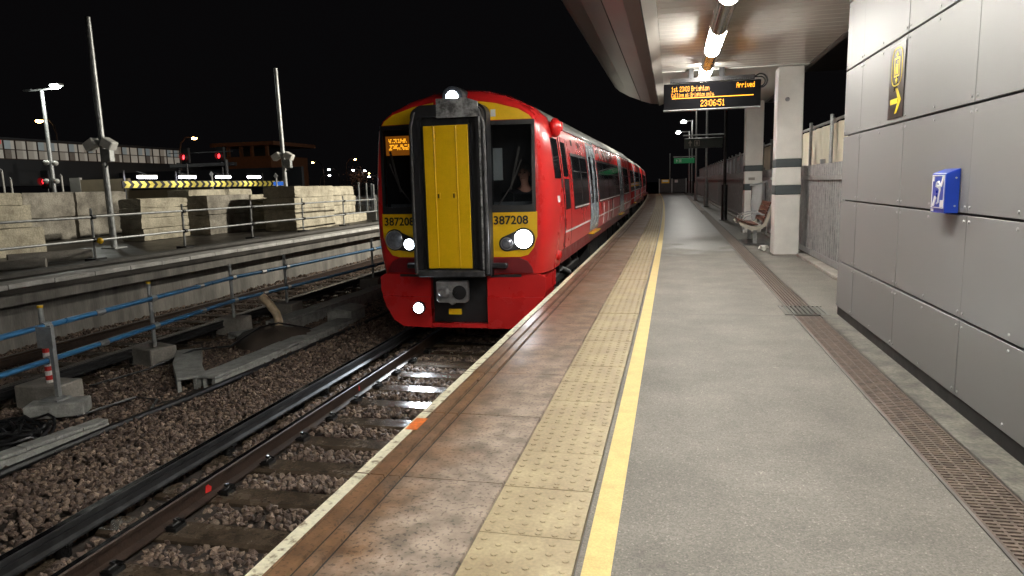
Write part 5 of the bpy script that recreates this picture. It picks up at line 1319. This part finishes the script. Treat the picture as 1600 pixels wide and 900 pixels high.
# ---- brick building with balcony
bb = thing('brick_building', 'orange brick building with a flat roof beyond the signals', 'building', (-40,70,0))
Yb = 70; a, b = at(350,222,Y=Yb), at(422,232,Y=Yb); c_ = at(352,268,Y=Yb); d_ = at(352,246,Y=Yb)
Bx(a.x,b.x,Yb,Yb+8,0,d_.z).build('wall', 'brick', bb)
Bx(a.x-1,b.x+1.2,Yb-1.2,Yb+8,a.z-.6,a.z-.2).build('roof', 'brick', bb)
for f_ in (.1,.38,.62,.95): x = a.x+(b.x-a.x)*f_; Bx(x-.15,x+.15,Yb-.3,Yb,d_.z,a.z-.6).build('pillar', 'brick', bb)
Bx(a.x,b.x,Yb+3,Yb+3.2,d_.z,a.z-.6).build('recess', 'navy', bb)
# ---- street lamps and far lights
def street(px_, py_, Yd, lab, mat='sodium', r_=.16, arc=1, pole=True):
    c = at(px_,py_,Y=Yd); t = thing('street_lamp', lab, 'street lamp', (c.x+arc*1.8,Yd,0), 'distant street lamps')
    hd = MB().obox((c.x,Yd,c.z+r_*.5),(r_*3,r_*2,r_*.7)).build('lamp_head', 'darksteel', t, bevel=.03)
    MB().dome((c.x,Yd-.05,c.z), r_, (1.4,1,.7)).build('lens', mat, hd, smooth=True)
    if pole: MB().tube([(c.x+arc*1.9,Yd,0),(c.x+arc*1.9,Yd,c.z-1.4),(c.x+arc*1.7,Yd,c.z-.5),(c.x+arc*1.1,Yd,c.z+.12),(c.x,Yd,c.z+.15)], .08, 8).build('pole', 'bridgeframe', t, smooth=True)
street(62,189,60,'orange street lamp above the footbridge left of centre','sodium',.28,1); street(304,216,62,'orange street lamp above the two red signals','sodium',.2,-1)
street(3,223,50,'white lamp cut by the left edge below the footbridge','cool',.25,-1)
for i, (px_, py_, Yd, mt_, lab) in enumerate(((489,254,110,'sodium','warm lamp above the large block stack'),(555,249,120,'sodium','warm highest lamp close to the train'),(514,265,110,'cool','white lamp over the large stack, upper of two'),(515,274,105,'cool','white lamp over the large stack, lower of two'),
    (552,266,115,'cool','white lamp by the bare orange tree'),(570,267,115,'cool','white lamp nearest the train, upper'),(577,276,110,'cool','white lamp nearest the train, lower'),(480,267,120,'sodium','small warm lamp over the left of the large stack'),(450,268,110,'sodium','tiny orange lamp beside the farther mast'),(577,271,112,'sodium','tiny orange lamp between two white lamps by the train'))):
    street(px_, py_, Yd, lab, mt_, .16 if i < 7 else .09, -1 if i % 2 else 1, i < 7)
bs = Bx(*[sorted((at(427,284,Y=42).x, at(443,284,Y=42).x))[0], sorted((at(427,284,Y=42).x, at(443,284,Y=42).x))[1], 42, 42.05, at(430,290,Y=42).z, at(430,284,Y=42).z]).build('blue_noticeboard', M('blue_lit',(.02,.09,.35),.4,emit=(.05,.25,1),es=.5)); tag(bs, 'small glowing blue noticeboard beside the farther mast', 'noticeboard')
# ---- small bare trees with orange crowns
def tree(px_, py_, Yd, h, lab):
    b_ = at(px_,py_,Y=Yd); t = thing('bare_tree', lab, 'tree', (b_.x,Yd,0), 'small distant trees')
    zb = b_.z-h*.6; MB().tube([(b_.x,Yd,0),(b_.x+.1,Yd,zb+h*.4)], .16, 8, r2=.08).build('trunk', 'bridgeframe', t)
    mb = MB(); r = random.Random(px_)
    for k in range(420):
        v = Vector((r.gauss(0,.4),r.gauss(0,.4),r.gauss(0,.36)))*h*.7; c = Vector((b_.x,Yd,zb+h*.6))+v; s = r.uniform(.08,.2)
        e1, e2 = Vector((r.uniform(-1,1),r.uniform(-1,1),r.uniform(-1,1)))*s, Vector((r.uniform(-1,1),r.uniform(-1,1),r.uniform(-1,1)))*s
        mb.add([c-e1,c+e2,c+e1,c-e2], [(0,1,2,3)])
    mb.build('crown', 'brick', t)
    for k in range(9):
        d = Vector((r.uniform(-1,1),r.uniform(-1,1),r.uniform(.3,1)))*h*.5; MB().tube([(b_.x,Yd,zb+h*.2),(b_.x+d.x*.5,Yd+d.y*.5,zb+h*.2+d.z*.6),(b_.x+d.x,Yd+d.y,zb+h*.2+d.z)], .05, 5, r2=.02).build('branch', 'bridgeframe', t)
tree(459,281,112,3.4,'small orange tree beside the farther mast'); tree(562,277,118,3.6,'orange bare tree close to the train')
# ---- lineside cabinets and rails near the train's left
lc = thing('site_fence', 'pale frame fence beyond the block stacks close to the train', 'fence', (-19,40,0))
for i, px_ in enumerate((560,572,580,583)):
    q = at(px_, 285+i, Y=40); MB().tube([(q.x,40,.02),(q.x,40,q.z)], .05, 8).build('post', 'steel', lc, smooth=True)
a, b = at(556,321,Y=40), at(586,318,Y=40)
for dz in (0,.35,-.4): MB().tube([(a.x-6,40,a.z+dz),(b.x+2,40,a.z+dz)], .03, 6).build('tube', 'steel', lc)
